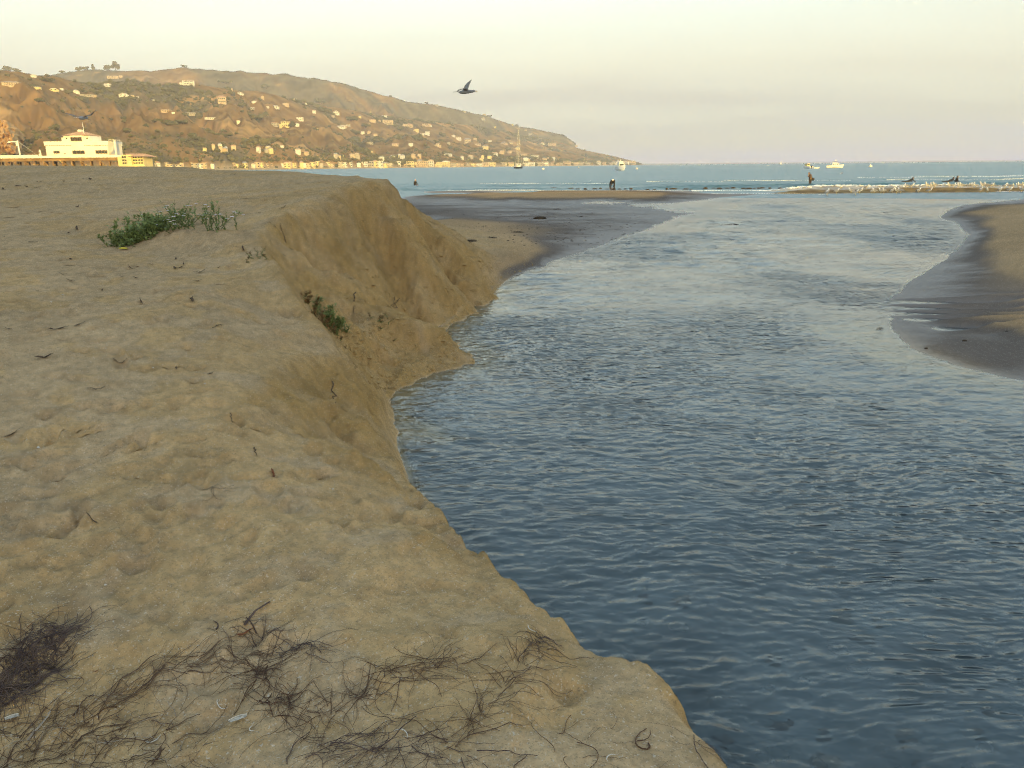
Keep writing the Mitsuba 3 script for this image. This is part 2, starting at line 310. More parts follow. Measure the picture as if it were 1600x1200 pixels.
def specks(p, n, uv): return .42 * smoothstep(.55, .80, .5 * noise(p.x * 230 + p.y * 140, p.y * 230 - p.x * 140, p.z * 260) + .5 * noise(p.x * 190 - p.y * 310, p.y * 190 + p.x * 310, p.z * 210)) + .22 * smoothstep(.45, .75, fbm(p.x * 70, p.y * 70, p.z * 70, 2))
def pale_specks(p, n, uv): return .5 * smoothstep(.72, .88, noise(p.x * 210 + 40, p.y * 210, p.z * 210))
scene['dry_sand_bsdf'] = {'type': 'blendbsdf', 'weight': proc(specks), 'b0': {'type': 'blendbsdf', 'weight': proc(pale_specks), 'b0': {'type': 'diffuse', 'reflectance': {'type': 'mesh_attribute', 'name': 'vertex_color'}}, 'b1': {'type': 'diffuse', 'reflectance': {'type': 'rgb', 'value': [.70, .64, .54]}}},
                          'b1': {'type': 'diffuse', 'reflectance': {'type': 'rgb', 'value': [.13, .10, .07]}}}
def grain(p, n, uv): return 1.3 * fbm(p.x * 2.2, p.y * 2.2, p.z * 34, 3) + fbm(p.x * 90, p.y * 90, p.z * 90, 3) * .8 + fbm(p.x * 24, p.y * 24, p.z * 24, 3)
def far_(p): return dr.maximum(smoothstep(18.0, 26.0, p.y), smoothstep(6.0, 8.0, p.x))
def wetness(p, n, uv): return smoothstep(dr.lerp(.016, .11, far_(p)), .0, p.z + far_(p) * (.10 * (fbm(p.x * .35, p.y * .8, p.z, 4) - .5) + .09 * (fbm(p.x * 1.4, p.y * 3.5, 2, 4) - .5)))
scene['beach_bsdf'] = {'type': 'twosided', 'b': {'type': 'bumpmap', 'scale': .010, 'arbitrary': proc(grain, 2e-3), 'b': {
    'type': 'blendbsdf', 'weight': proc(wetness), 'b0': {'type': 'ref', 'id': 'dry_sand_bsdf'},
    'b1': {'type': 'principled', 'base_color': {'type': 'mesh_attribute', 'name': 'vertex_color'}, 'roughness': .42, 'specular': .5}}}}
V = np.stack([X, Y, Z], -1).reshape(-1, 3)
scene['beach'] = mikit.ply((V, grid_faces(*X.shape)), 'beach_bsdf', True, uv=V[:, :2], color=col.reshape(-1, 3))
tag('beach', 'pale trampled sand bank with an eroded scarp above the stream and wet flats beyond', kind='structure')
# the same ground behind the camera, coarser
th_b, rb = np.radians(np.arange(50, 311, 2.0)), np.concatenate([[.02], np.geomspace(.5, 145, 60)])
Rb, Tb = np.meshgrid(rb, th_b, indexing='ij')
Xb, Yb = Rb * np.sin(Tb), Rb * np.cos(Tb)
Zb = base_height(Xb, Yb)
Vb = np.stack([Xb, Yb, Zb], -1).reshape(-1, 3)
cb = np.tile(grey, (len(Vb), 1)); cb[Zb.ravel() < -.05] = [.06, .066, .062]
scene['sand'] = mikit.ply((Vb, grid_faces(*Xb.shape)), 'beach_bsdf', True, uv=Vb[:, :2], color=cb)
tag('sand', 'sand and stream bed behind the viewpoint', kind='structure')

# ------------------------------------------------------------------ stream
def ripple(x, y, depth):
    """running water: short crests across the flow, boils and riffles"""
    wx, wy = x + .35 * nz(x, y, 1.1, 71, 3), y + .5 * nz(x, y, 1.3, 72, 3)
    a = nz(wx * .45 + wy * .10, wy * 1.3, .30, 73, 3)
    b = nz(wx * .5 - wy * .14, wy * 1.3, .13, 74, 3)
    c = nz(wx * .7, wy * 1.1, .055, 75, 2)
    big = nz(wx * .5 + wy * .2, wy, 1.5, 76, 2)
    act = .55 + 1.7 * sstep(-.12, .22, nz(x * .8, y * .6, 2.2, 77, 3) + .08)
    far = sstep(8, 24, np.hypot(x, y))
    z = act * (.014 * (.25 - np.abs(a)) + .011 * (.25 - np.abs(b)) + .005 * c) + .026 * big + .085 * act * far * (.2 - np.abs(nz(wx * .5 - wy * .1, wy * 1.1, .62, 78, 3)))
    return z * sstep(.0, .05, depth)
th_w = np.radians(np.concatenate([np.arange(-14, 39, .12), np.arange(39, 50.1, .5)]))
rw = [1.3]
while rw[-1] < 66:
    r = rw[-1]; rw.append(r * (1 + (.004 if r < 9 else .006)))
rw = np.array(rw[:-1] + [66.0])
Rw, Tw = np.meshgrid(rw, th_w, indexing='ij')
Xw, Yw = Rw * np.sin(Tw), Rw * np.cos(Tw)
Gw = ground(Xw.ravel(), Yw.ravel()).reshape(Xw.shape)
Zw = ripple(Xw, Yw, -Gw) * sstep(66, 60, Rw)
keep_w = gaussian_filter((Gw < .03).astype(float), 2) > .02
Vw, Fw = compact(np.stack([Xw, Yw, Zw], -1).reshape(-1, 3), grid_faces(*Xw.shape, keep=keep_w))
def wavelets(p, n, uv):
    wx, wy = p.x + .35 * fbm(p.x * .9, p.y * .9, 3, 2), p.y + .45 * fbm(p.x * .8, p.y * .8, 9, 2)
    act = .60 + 1.25 * smoothstep(.38, .70, fbm(p.x * .30, p.y * .24, 5, 3))
    return act * .62 * (.020 * dr.abs(noise(wx * 2.6 + wy * 1.3, wy * 7.5 - wx * .6, 1) - .5) + .011 * dr.abs(noise(wx * 6.5 - wy * 1.2, wy * 17, 2) - .5) + .0055 * noise(wx * 17, wy * 38, 4))
scene['water_bsdf'] = {'type': 'dielectric', 'int_ior': 1.33, 'ext_ior': 1.0, 'specular_transmittance': {'type': 'rgb', 'value': [.80, .90, .97]}}
scene['stream_bsdf'] = {'type': 'bumpmap', 'scale': -1.0, 'arbitrary': proc(wavelets, 4e-3), 'b': {'type': 'ref', 'id': 'water_bsdf'}}
scene['stream'] = mikit.ply((Vw, Fw), 'stream_bsdf', True, uv=Vw[:, :2])
tag('stream', 'rippling stream of clear dark water running from the foreground out to the sea', kind='structure')
Zs = np.zeros_like(Xb); ks = (Zb < .02)
Vs, Fs = compact(np.stack([Xb, Yb, Zs], -1).reshape(-1, 3), grid_faces(*Xb.shape, keep=ks))
scene['stream_001'] = mikit.ply((Vs, Fs), 'stream_bsdf', True, uv=Vs[:, :2])
tag('stream_001', 'upper reach of the stream behind the viewpoint', kind='structure')

# ------------------------------------------------------------------ sea
th_s = np.radians(np.arange(-62, 62.1, .22)); rs = [66.0]
while rs[-1] < 5600:
    r = rs[-1]; rs.append(r * (1 + (.0022 if r < 135 else .006 if r < 400 else .02)))
rs = np.array(rs)
Rs, Ts = np.meshgrid(rs, th_s, indexing='ij')
Xs, Ys = Rs * np.sin(Ts), Rs * np.cos(Ts)
def swell(x, y0, amp, w): 
    return amp * np.exp(-((Ys - y0 - 3 * nz(Xs, Ys * 0, 22, 81, 2)) / w) ** 2)
m_r, m_l = sstep(8, 20, Xs), sstep(14, 0, Xs)
Zsea = sstep(66, 74, Rs) * (.05 * nz(Xs * .5, Ys, 2.2, 82, 3) + .10 * nz(Xs * .35, Ys, 9, 83, 2) * sstep(80, 140, Rs))
Zsea += m_r * (.40 * np.exp(-((Ys - 90 - 2 * nz(Xs, Ys * 0, 12, 84, 2)) / 1.5) ** 2)) + m_l * .22 * np.exp(-((Ys - 92 + .04 * Xs) / 1.6) ** 2) + .22 * np.exp(-((Ys - 106 - 4 * nz(Xs, Ys * 0, 15, 85, 2)) / 1.8) ** 2) + .16 * np.exp(-((Ys - 122 - 4 * nz(Xs, Ys * 0, 20, 86, 2)) / 2.2) ** 2)
Vsea = np.stack([Xs, Ys, Zsea], -1).reshape(-1, 3)
def chop(p, n, uv): return .5 * fbm(p.x * .25, p.y * .7, 0, 4) + .25 * fbm(p.x * 1.1, p.y * 2.4, 3, 3)
scene['sea_bsdf'] = {'type': 'bumpmap', 'scale': .55, 'arbitrary': proc(chop, 2e-2), 'b': {'type': 'principled', 'base_color': {'type': 'rgb', 'value': [.028, .095, .130]}, 'roughness': .24, 'specular': .34}}
scene['sea'] = mikit.ply((Vsea, grid_faces(*Xs.shape)), 'sea_bsdf', True, uv=Vsea[:, :2])
tag('sea', 'calm blue sea reaching to the hazy horizon', kind='structure')

# ------------------------------------------------------------------ hills across the bay
sil = np.array([(-420, 120), (-200, 96), (0, 106), (60, 113), (110, 110), (150, 108), (205, 110), (290, 103), (380, 108), (450, 114), (540, 131), (600, 149), (680, 161), (760, 179), (810, 196), (880, 209), (905, 226), (960, 241), (990, 251), (1005, 257.2)], float)
d_sil = np.array([ray(*p) for p in sil])
az_s, el_s = np.arctan2(d_sil[:, 0], d_sil[:, 1]), d_sil[:, 2] / np.hypot(d_sil[:, 0], d_sil[:, 1])
px_d0 = np.array([(-420, 700), (0, 950), (250, 1250), (500, 1700), (700, 2300), (850, 3200), (940, 4200), (1005, 5200)], float)
az_d0 = np.array([math.atan2(*ray(p, 258)[:2]) for p in px_d0[:, 0]])
near_sil = np.array([(-420, 128), (-200, 108), (0, 108), (60, 115), (110, 121), (150, 127), (200, 122), (250, 130), (300, 128), (350, 136), (400, 141), (450, 150), (500, 161), (550, 170), (600, 180), (650, 186), (700, 191), (750, 196), (800, 207), (860, 217), (905, 232), (960, 244), (990, 251.5), (1005, 257.2)], float)
d_near = np.array([ray(*p) for p in near_sil])
az_n, el_n = np.arctan2(d_near[:, 0], d_near[:, 1]), d_near[:, 2] / np.hypot(d_near[:, 0], d_near[:, 1])
def shape_hills(az, el, D0, D1, NT, seed, foot, cover):
    tt = np.linspace(0, 1.25, NT)
    A, TT = np.meshgrid(az, tt, indexing='ij')
    D0, D1, EL = D0[:, None] + 0 * A, D1[:, None] + 0 * A, el[:, None] + 0 * A
    RH = D0 + (D1 - D0) * TT
    top = EYE[2] + EL * D1
    u_ = A * 13 + .55 * TT
    spur = np.abs(2 * (meshkit.fbm(np.stack([u_ * 1.15, TT * 1.3, A * 0], -1), 4, seed) - .5)) * 2
    spur2 = np.abs(2 * (meshkit.fbm(np.stack([u_ * 4, TT * 4.5, A * 0], -1), 4, seed + 1) - .5)) * 2
    prof = np.where(TT < 1, .10 * TT ** .35 + .90 * TT ** 1.02, 1 - 1.2 * (TT - 1))
    win = sstep(0, .1, TT) * (1 - .93 * sstep(.6, 1, TT))
    ZH = top * prof * (1 - win * (.44 * np.clip(spur, 0, 1.3) + .17 * spur2)) + top * .05 * win
    if foot: ZH = np.where(TT < .02, np.minimum(ZH, 2 + 60 * TT), ZH); 
    ZH += top * .012 * nz(A * 60, TT * 8, .5, seed + 4, 3) * sstep(.75, 1, TT)
    ZH[:, 0] = -3
    XH, YH = RH * np.sin(A), RH * np.cos(A)
    hv = np.stack([XH, YH, ZH], -1)
    veg = nz(XH, YH, 260, 96, 4) + .35 * (gaussian_filter(spur, 2) - .5) * .6
    bare = nz(XH + 500, YH, 170, 97, 4)
    grass, scrub, rock = np.array([.290, .163, .060]), np.array([.145, .115, .065]), np.array([.46, .275, .11])
    hc = grass + (scrub - grass) * sstep(-.06, .16, veg + cover)[..., None]
    hc = hc + (rock - hc) * sstep(.16, .25, bare - .6 * cover)[..., None]
    hc *= (1 + .9 * nz(XH, YH, 40, 98, 3) + .5 * nz(XH, YH, 120, 99, 2))[..., None]
    if foot: hc = np.where((TT < .02)[..., None], np.array([.42, .32, .2]), hc)
    return hv, RH, veg, np.clip(hc, .01, .8), (hv[..., 2] - EYE[2]) / RH
NA, NT = 760, 210
az = np.linspace(az_n[0], az_n[-1], NA)
D0a = np.interp(az, az_d0, px_d0[:, 1]) * (1 + .02 * nz(az * 60, az * 0, 1, 90, 2))
D1a = np.minimum(D0a * 1.75 + 300 * sstep(.1, -.2, az), 5700)
hv, RH, veg, hc, ratio = shape_hills(az, np.interp(az, az_n, el_n), D0a, D1a, NT, 91, True, 0.0)
scene['hill_bsdf'] = {'type': 'twosided', 'b': {'type': 'diffuse', 'reflectance': {'type': 'mesh_attribute', 'name': 'vertex_color'}}}
scene['hills'] = mikit.ply((hv.reshape(-1, 3), grid_faces(NA, NT)[:, ::-1]), 'hill_bsdf', True, color=hc.reshape(-1, 3))
tag('hills', 'dry brown and scrub-green coastal hills across the bay, falling to a point on the right', kind='structure')
NF = 420
az2 = np.linspace(az_s[0], math.atan2(*ray(900, 225)[:2]), NF)
D1f = np.maximum(np.interp(az2, az, D1a) + 900, 4300) + 300 * sstep(.1, -.2, az2); D1f = np.minimum(D1f, 6100)
hv2, RH2, veg2, hc2, ratio2 = shape_hills(az2, np.interp(az2, az_s, el_s), D1f - 1500, D1f, 90, 191, False, .14)
scene['far_ridge'] = mikit.ply((hv2.reshape(-1, 3), grid_faces(NF, 90)[:, ::-1]), 'hill_bsdf', True, color=hc2.reshape(-1, 3))
tag('far_ridge', 'long hazy ridge behind the coastal hills, sloping down to the right', kind='structure')
def on_hill(px, py):
    d = ray(px, py); a = math.atan2(d[0], d[1]); e = d[2] / math.hypot(d[0], d[1])
    i = int(np.clip(np.searchsorted(az, a), 0, NA - 1))
    if ratio[i].max() >= e:
        return hv[i, max(1, int(np.argmax(ratio[i] >= e)))].copy(), az[i]
    i = int(np.clip(np.searchsorted(az2, a), 0, NF - 1))
    k = int(np.argmax(ratio2[i] >= e)) if ratio2[i].max() >= e else int(np.argmax(ratio2[i]))
    return hv2[i, k].copy(), az2[i]

# ------------------------------------------------------------------ the bluff behind the viewpoint that keeps the foreground in shade
SHADE_END, BACK = 60.0, 330.0
bx = np.linspace(-1500, 1500, 240)
crest_h = (SHADE_END + BACK) / abs(math.cos(SUN_AZ)) * math.tan(SUN_EL)
rows = []
for off, hf in ((0, 0), (25, .45), (60, .8), (90, .96), (120, 1.0), (160, .97), (260, .7), (420, -.02)):
    rows.append(np.stack([bx, np.full_like(bx, -(BACK - 120) - off), np.maximum(crest_h * hf + (0 if hf in (1.0,) else 3 * nz(bx, bx * 0 + off, 60, 101, 3) * (hf > 0)) + (1.2 * nz(bx, bx * 0, 20, 102, 3) if hf == 1.0 else 0), -1)], 1))
bl = np.array(rows)
scene['bluff_bsdf'] = {'type': 'twosided', 'b': {'type': 'diffuse', 'reflectance': {'type': 'rgb', 'value': [.13, .105, .06]}}}
scene['bluff'] = mikit.ply((bl.reshape(-1, 3), grid_faces(len(rows), len(bx))), 'bluff_bsdf', True)
tag('bluff', 'long scrub-covered bluff behind the beach', kind='structure')
#OBJECTS
# ------------------------------------------------------------------ materials of the things
def paint(name, rgb, rough=.6, spec=.3, both=True):
    b = {'type': 'principled', 'base_color': {'type': 'rgb', 'value': list(rgb)}, 'roughness': rough, 'specular': spec}
    scene[name] = {'type': 'twosided', 'b': b} if both else b
def mottled(name, a, b, scale, rough=.8):
    """a colour that wanders between two tones in patches"""
    def fn(p, n, uv): return mix(a, b, smoothstep(.3, .7, fbm(p.x * scale, p.y * scale, p.z * scale, 3)))
    scene[name] = {'type': 'twosided', 'b': {'type': 'principled', 'base_color': proc(fn), 'roughness': rough, 'specular': .2}}
mottled('cream_wall_bsdf', (.74, .70, .60), (.82, .78, .68), .35)
mottled('timber_bsdf', (.30, .19, .10), (.20, .12, .065), .6)
mottled('tile_roof_bsdf', (.52, .33, .21), (.42, .27, .17), 1.2)
mottled('grey_roof_bsdf', (.40, .37, .33), (.30, .28, .26), .4)
mottled('white_wall_bsdf', (.72, .69, .62), (.60, .57, .50), .3)
mottled('tan_wall_bsdf', (.60, .47, .31), (.50, .38, .25), .3)
mottled('stone_wall_bsdf', (.47, .42, .34), (.38, .33, .26), .3)
mottled('ochre_wall_bsdf', (.72, .60, .30), (.64, .52, .27), .3)
mottled('kelp_bsdf', (.030, .024, .018), (.075, .052, .030), 9)
mottled('weed_bsdf', (.085, .050, .034), (.15, .095, .060), 40, .7)
mottled('dark_weed_bsdf', (.07, .048, .044), (.12, .082, .066), 40, .7)
mottled('red_weed_bsdf', (.105, .052, .030), (.060, .034, .024), 40, .7)
mottled('pale_weed_bsdf', (.42, .36, .29), (.27, .22, .17), 30, .7)
mottled('leaf_red_bsdf', (.20, .075, .032), (.13, .05, .025), 60)
mottled('stick_bsdf', (.10, .065, .04), (.06, .04, .025), 30)
mottled('foam_bsdf', (.86, .86, .84), (.74, .74, .72), 3, .9)
mottled('hull_white_bsdf', (.84, .84, .82), (.78, .78, .76), .5, .35)
paint('window_bsdf', (.05, .055, .06), .08, .6)
paint('dark_hull_bsdf', (.020, .026, .045), .3)
paint('metal_bsdf', (.72, .70, .66), .4)
paint('rust_bsdf', (.36, .15, .07), .7)
paint('black_bsdf', (.018, .017, .018), .6)
paint('orange_buoy_bsdf', (.80, .72, .60), .5)
paint('stem_bsdf', (.10, .13, .045), .6)
paint('petal_bsdf', (.72, .66, .72), .7)
mottled('feather_bsdf', (.26, .26, .24), (.46, .46, .43), 160)
paint('shell_bsdf', (.58, .55, .49), .6)
paint('yellow_leaf_bsdf', (.48, .40, .05), .6)
paint('beak_bsdf', (.60, .38, .05), .5)
paint('gull_white_bsdf', (.80, .79, .77), .8)
paint('gull_grey_bsdf', (.30, .30, .32), .8)
paint('gull_dark_bsdf', (.24, .23, .23), .8)
scene['leaf_bsdf'] = {'type': 'twosided', 'b': {'type': 'principled', 'base_color': proc(lambda p, n, uv: mix((.11, .165, .05), (.25, .30, .11), fbm(p.x * 14, p.y * 14, p.z * 14, 3))), 'roughness': .5, 'specular': .3}}
scene['dry_leaf_bsdf'] = {'type': 'twosided', 'b': {'type': 'principled', 'base_color': proc(lambda p, n, uv: mix((.12, .065, .025), (.22, .13, .05), noise(p.x * 40, p.y * 40, p.z * 40))), 'roughness': .7, 'specular': .2}}
scene['shrub_bsdf'] = {'type': 'twosided', 'b': {'type': 'diffuse', 'reflectance': proc(lambda p, n, uv: mix((.075, .075, .034), (.16, .135, .062), fbm(p.x * .03, p.y * .03, p.z * .05, 3)))}}
scene['body_bsdf'] = {'type': 'twosided', 'b': {'type': 'principled', 'base_color': {'type': 'mesh_attribute', 'name': 'vertex_color'}, 'roughness': .6, 'specular': .3}}

def frame(px, py, y):
    """a point at forward distance y and the metres that one photograph pixel spans there"""
    return at_dist(px, py, y), y / (F_PX * math.cos(PITCH)) * 1.0

def slab(px0, py0, px1, py1, y, depth):
    """a box whose front face spans these photograph pixels at distance y"""
    a, b = at_dist(px0, py0, y), at_dist(px1, py1, y)
    zlo, zhi = min(a[2], b[2]), max(a[2], b[2])
    return box((a[0] + b[0]) / 2, y + depth / 2, (zlo + zhi) / 2, abs(b[0] - a[0]), depth, zhi - zlo)

# ------------------------------------------------------------------ the pier with its buildings
YP = 330.0
def pz(py, px=120): return at_dist(px, py, YP)[2]
def pxx(px): return at_dist(px, 245, YP)[0]
tag('pier', 'cream railed timber pier on brown piles running across the left background', 'pier')
def xbox(px0, px1, zlo, zhi, y0, y1): return box((pxx(px0) + pxx(px1)) / 2, (y0 + y1) / 2, (zlo + zhi) / 2, abs(pxx(px1) - pxx(px0)), y1 - y0, zhi - zlo)
z_deck = pz(246.6)
put('pier__deck', xbox(-120, 204, z_deck - .35, z_deck, YP - 2.5, YP + 16), 'timber_bsdf')
put('pier__parapet', xbox(-120, 66, z_deck + .003, z_deck + 1.25, YP - 2.9, YP - 2.6), 'cream_wall_bsdf')
put('pier__parapet', xbox(66, 199, z_deck + .003, z_deck + .85, YP - 2.9, YP - 2.6), 'cream_wall_bsdf')
put('pier__fascia', xbox(-120, 200, z_deck - 1.15, z_deck - .36, YP - 2.3, YP - 1.9), 'timber_bsdf')
for k, px in enumerate(np.arange(-104, 200, 14.6)):
    x = pxx(px)
    put('pier__pile', cat([tube([(x, yy, -1), (x, yy, z_deck - 1.16)], .32, 8) for yy in (YP - 2.0, YP + 6, YP + 14)]), 'timber_bsdf')
    if k % 2 == 0: put('pier__brace', tube([(x + .4, YP - 2.2, z_deck - 1.5), (x + 3.2, YP - 2.2, z_deck - 4.2)], .2, 6), 'timber_bsdf')
for px in np.arange(-110, 60, 6.2):
    put('pier__post', box(pxx(px), YP - 3.0, z_deck + .64, .22, .12, 1.4), 'white_wall_bsdf')

B = 'pier_building'
tag(B, 'two-storey cream building with a low hipped tower roof and dark windows on the pier', 'building')
yb = YP + .5
zb0, zw, zp, zt = z_deck + .004, pz(220.5), pz(227), pz(212)
put(f'{B}__wall', cat([xbox(72.5, 169.5, zb0, zp, yb, yb + 12), xbox(71, 114, zp + .003, zw, yb - .15, yb + 12), xbox(133, 171, zp + .003, zw, yb - .15, yb + 12), xbox(114, 133, zp + .003, zw, yb + .02, yb + 12)]), 'cream_wall_bsdf')
put(f'{B}__tower', cat([xbox(101, 142, zw + .003, zt, yb + .8, yb + 10), xbox(113, 133, pz(228), zt + .1, yb - .05, yb + .8)]), 'cream_wall_bsdf')
put(f'{B}__turret', xbox(97.2, 100.4, zw + .004, pz(214.5), yb + 1, yb + 3), 'cream_wall_bsdf')
put(f'{B}__turret', xbox(142.3, 144.2, zw + .004, pz(216.5), yb + 1, yb + 3), 'cream_wall_bsdf')
xa, xb_ = pxx(100), pxx(143); za = zt + .12; zr = pz(204.6)
hv4 = [(xa, yb - .4, za), (xb_, yb - .4, za), (xb_, yb + 10.5, za), (xa, yb + 10.5, za), (pxx(116), yb + 5, zr), (pxx(127), yb + 5, zr)]
put(f'{B}__roof', trimesh.Trimesh(hv4, [(0, 1, 5), (0, 5, 4), (1, 2, 5), (2, 3, 4), (2, 4, 5), (3, 0, 4), (0, 2, 1), (0, 3, 2)], process=False), 'tile_roof_bsdf')
put(f'{B}__roof__vent', xbox(118, 123, zr - .1, zr + .7, yb + 4, yb + 6), 'cream_wall_bsdf')
put(f'{B}__flagpole', tube([(pxx(131.7), yb + 2, zr - 1.6), (pxx(131.7), yb + 2, pz(191))], [.14, .08], 6), 'metal_bsdf')
def window(px0, px1, py0, py1, front, panes):
    w = put(f'{B}__window', cat([xbox(px0, px1, pz(py1), pz(py1) + .16, front - .14, front + .1), xbox(px0, px1, pz(py0) - .16, pz(py0), front - .14, front + .1)] +
                                [xbox(p - .3, p + .3, pz(py1) + .161, pz(py0) - .161, front - .13, front + .1) for p in np.linspace(px0 + .3, px1 - .3, panes + 1)]), 'timber_bsdf')
    put(f'{w}__pane', xbox(px0 + .4, px1 - .4, pz(py1) + .17, pz(py0) - .17, front - .04, front + .05), 'window_bsdf')
window(113.6, 131, 214.2, 220.6, yb - .06, 5)
window(84, 93.5, 235.2, 239.6, yb, 2)
window(113.5, 132.5, 235.2, 240.8, yb, 3)
window(149.5, 168, 235, 240.6, yb, 4)
for px in (105.6, 137.8):
    a = trimesh.creation.cylinder(.34, .12, sections=14); a.apply_transform(trimesh.transformations.rotation_matrix(math.pi / 2, (1, 0, 0))); a.apply_translation((pxx(px), yb + .77, pz(216)))
    put(f'{B}__porthole', a, 'window_bsdf')
put(f'{B}__cornice', xbox(72, 113.6, zp - .14, zp + .02, yb - .22, yb - .16), 'timber_bsdf')
put(f'{B}__cornice', xbox(133.4, 170, zp - .14, zp + .02, yb - .22, yb - .16), 'timber_bsdf')
put(f'{B}__stair', cat([xbox(179.6, 181.2, zb0, pz(220), yb + .2, yb + 1.2), xbox(171.6, 181.2, pz(219.4), pz(218.6), yb, yb + 5), xbox(171.6, 179.5, pz(223.2), pz(222.6), yb + .1, yb + .3)] +
                    [box(pxx(172 + i * .75), yb + 1.5, pz(239.5 - i * 1.45) + .1, .32, 2.2, .14) for i in range(10)]), 'cream_wall_bsdf')
put(f'{B}__notice_board', xbox(99.6, 103, pz(240.6), pz(239.4), yb - .1, yb - .02), 'black_bsdf')

L_ = 'street_lamp'
tag(L_, 'tall pale pole lamp with a side arm standing on the pier left of the building', 'street lamp')
put(f'{L_}__pole', tube([(pxx(29.6), YP + 1, z_deck), (pxx(29.1), YP + 1, pz(218.5))], [.34, .24], 8), 'metal_bsdf')
put(f'{L_}__arm', xbox(15, 28.4, pz(221), pz(219.6), YP + .8, YP + 1.2), 'metal_bsdf')
put(f'{L_}__lamp_head', xbox(13.2, 17.5, pz(222), pz(221.02), YP + .7, YP + 1.3), 'metal_bsdf')
put(f'{L_}__control_box', xbox(26.4, 28.2, pz(227), pz(221.3), YP + .7, YP + 1.3), 'metal_bsdf')
put(f'{L_}__stay', tube([(pxx(29.4), YP + 1, pz(219.5)), (pxx(51), YP + 3, pz(241))], .05, 4), 'metal_bsdf')
A_ = 'a_frame_board'
tag(A_, 'small A-shaped board on the pier left of the cream building', 'board')
xm, w_ = pxx(63.5), .62
pr = trimesh.Trimesh([(xm - w_, YP - .3, z_deck), (xm + w_, YP - .3, z_deck), (xm + .12, YP - .3, pz(233.5)), (xm - .12, YP - .3, pz(233.5)), (xm - w_, YP + .3, z_deck), (xm + w_, YP + .3, z_deck), (xm + .12, YP + .3, pz(233.5)), (xm - .12, YP + .3, pz(233.5))],
                     [(0, 1, 2), (0, 2, 3), (4, 6, 5), (4, 7, 6), (0, 4, 5), (0, 5, 1), (1, 5, 6), (1, 6, 2), (2, 6, 7), (2, 7, 3), (3, 7, 4), (3, 4, 0)], process=False)
put(f'{A_}__panel', pr, 'cream_wall_bsdf'); put(f'{A_}__hole', xbox(63, 64.2, pz(239), pz(237.4), YP - .36, YP - .31), 'black_bsdf')

E_ = 'pier_end_building'
tag(E_, 'cream and ochre three-storey building with stacked window rows at the right end of the pier', 'building')
yE = YP - 6
put(f'{E_}__wall', cat([xbox(192.6, 200.5, -1, pz(246), yE + 1, yE + 9), xbox(200.6, 215.8, -1, pz(243), yE, yE + 9), xbox(215.9, 232.5, -1, pz(244.5), yE + .7, yE + 9)]), 'ochre_wall_bsdf')
for r_, (p0, p1) in enumerate(((244.4, 247.4), (249.6, 252), (254, 256.4))):
    for q_ in ((201.4, 204.2), (205, 207.6), (216.8, 219.4), (220.3, 223), (224.8, 227.4), (228.6, 231.6)):
        yf = yE if q_[0] < 215 else yE + .7
        put(f'{E_}__window', xbox(q_[0], q_[1], pz(p1 + .6), pz(p0 + .6), yf - .08, yf + .1), 'window_bsdf')
    put(f'{E_}__ledge', xbox(200.2, 216, pz(p1 + 1.4), pz(p1 + .9), yE - .3, yE - .1), 'white_wall_bsdf')
xa, xb_, za, zr = pxx(213), pxx(240), pz(246), pz(241)
put(f'{E_}__roof', trimesh.Trimesh([(xa, yE - 1, za), (xb_, yE - 1, za), (xb_, yE + 10, za), (xa, yE + 10, za), (pxx(200), yE + 4, zr), (pxx(230), yE + 4, zr)],
                                   [(0, 1, 5), (0, 5, 4), (1, 2, 5), (2, 3, 4), (2, 4, 5), (3, 0, 4), (0, 2, 1), (0, 3, 2)], process=False), 'tile_roof_bsdf')

# ------------------------------------------------------------------ houses across the bay
def house(key, c, w, d, h, yaw, wall, roof, kind, detail, label, group=None):
    key = fresh(key); tag(key, label, 'house', group)
    M = trimesh.transformations.rotation_matrix(yaw, (0, 0, 1)); M[:3, 3] = c
    def add(part, m, b):
        m = m.copy(); m.apply_transform(M); put(f'{key}__{part}', m, b)
    base = -.35 * h
    walls = [box(0, 0, (h + base) / 2, w, d, h - base)]
    if kind == 'step': walls.append(box(-w * .62, d * .12, (h * .55 + base) / 2, w * .26, d * .7, h * .55 - base))
    if kind == 'wings': walls += [box(w * .64, d * .1, (h * .6 + base) / 2, w * .30, d * .8, h * .6 - base), box(-w * .64, d * .15, (h * .75 + base) / 2, w * .30, d * .7, h * .75 - base)]
    add('wall', cat(walls), wall)
    if kind == 'flat' or kind == 'step':
        add('roof', box(0, 0, h + .16, w * 1.05, d * 1.05, .3), roof)
    else:
        o, e, rh = .08, .02, h * .30
        X0, Y0 = w * (.5 + o), d * (.5 + o)
        v = [(-X0, -Y0, h + e), (X0, -Y0, h + e), (X0, Y0, h + e), (-X0, Y0, h + e), (-X0 * .45, 0, h + rh), (X0 * .45, 0, h + rh)]
        add('roof', trimesh.Trimesh(v, [(0, 1, 5), (0, 5, 4), (1, 2, 5), (2, 3, 4), (2, 4, 5), (3, 0, 4), (0, 2, 1), (0, 3, 2)], process=False), roof)
    if detail:
        rows_ = 2 if h > 5 else 1
        for r_ in range(rows_):
            zc = h * ((r_ + .55) / rows_)
            for u in np.linspace(-.33, .33, max(2, int(w / 5))):
                add('window', box(u * w, -d / 2 - .04, zc, w * .55 / max(2, int(w / 5)), .12, h * .38 / rows_), 'window_bsdf')
    return key
walls_ = ['white_wall_bsdf', 'cream_wall_bsdf', 'tan_wall_bsdf', 'tan_wall_bsdf', 'stone_wall_bsdf', 'ochre_wall_bsdf']
roofs_ = ['grey_roof_bsdf', 'tile_roof_bsdf', 'white_wall_bsdf', 'grey_roof_bsdf', 'tan_wall_bsdf']
def facing(p): return math.atan2(-p[0], p[1]) * 1.0
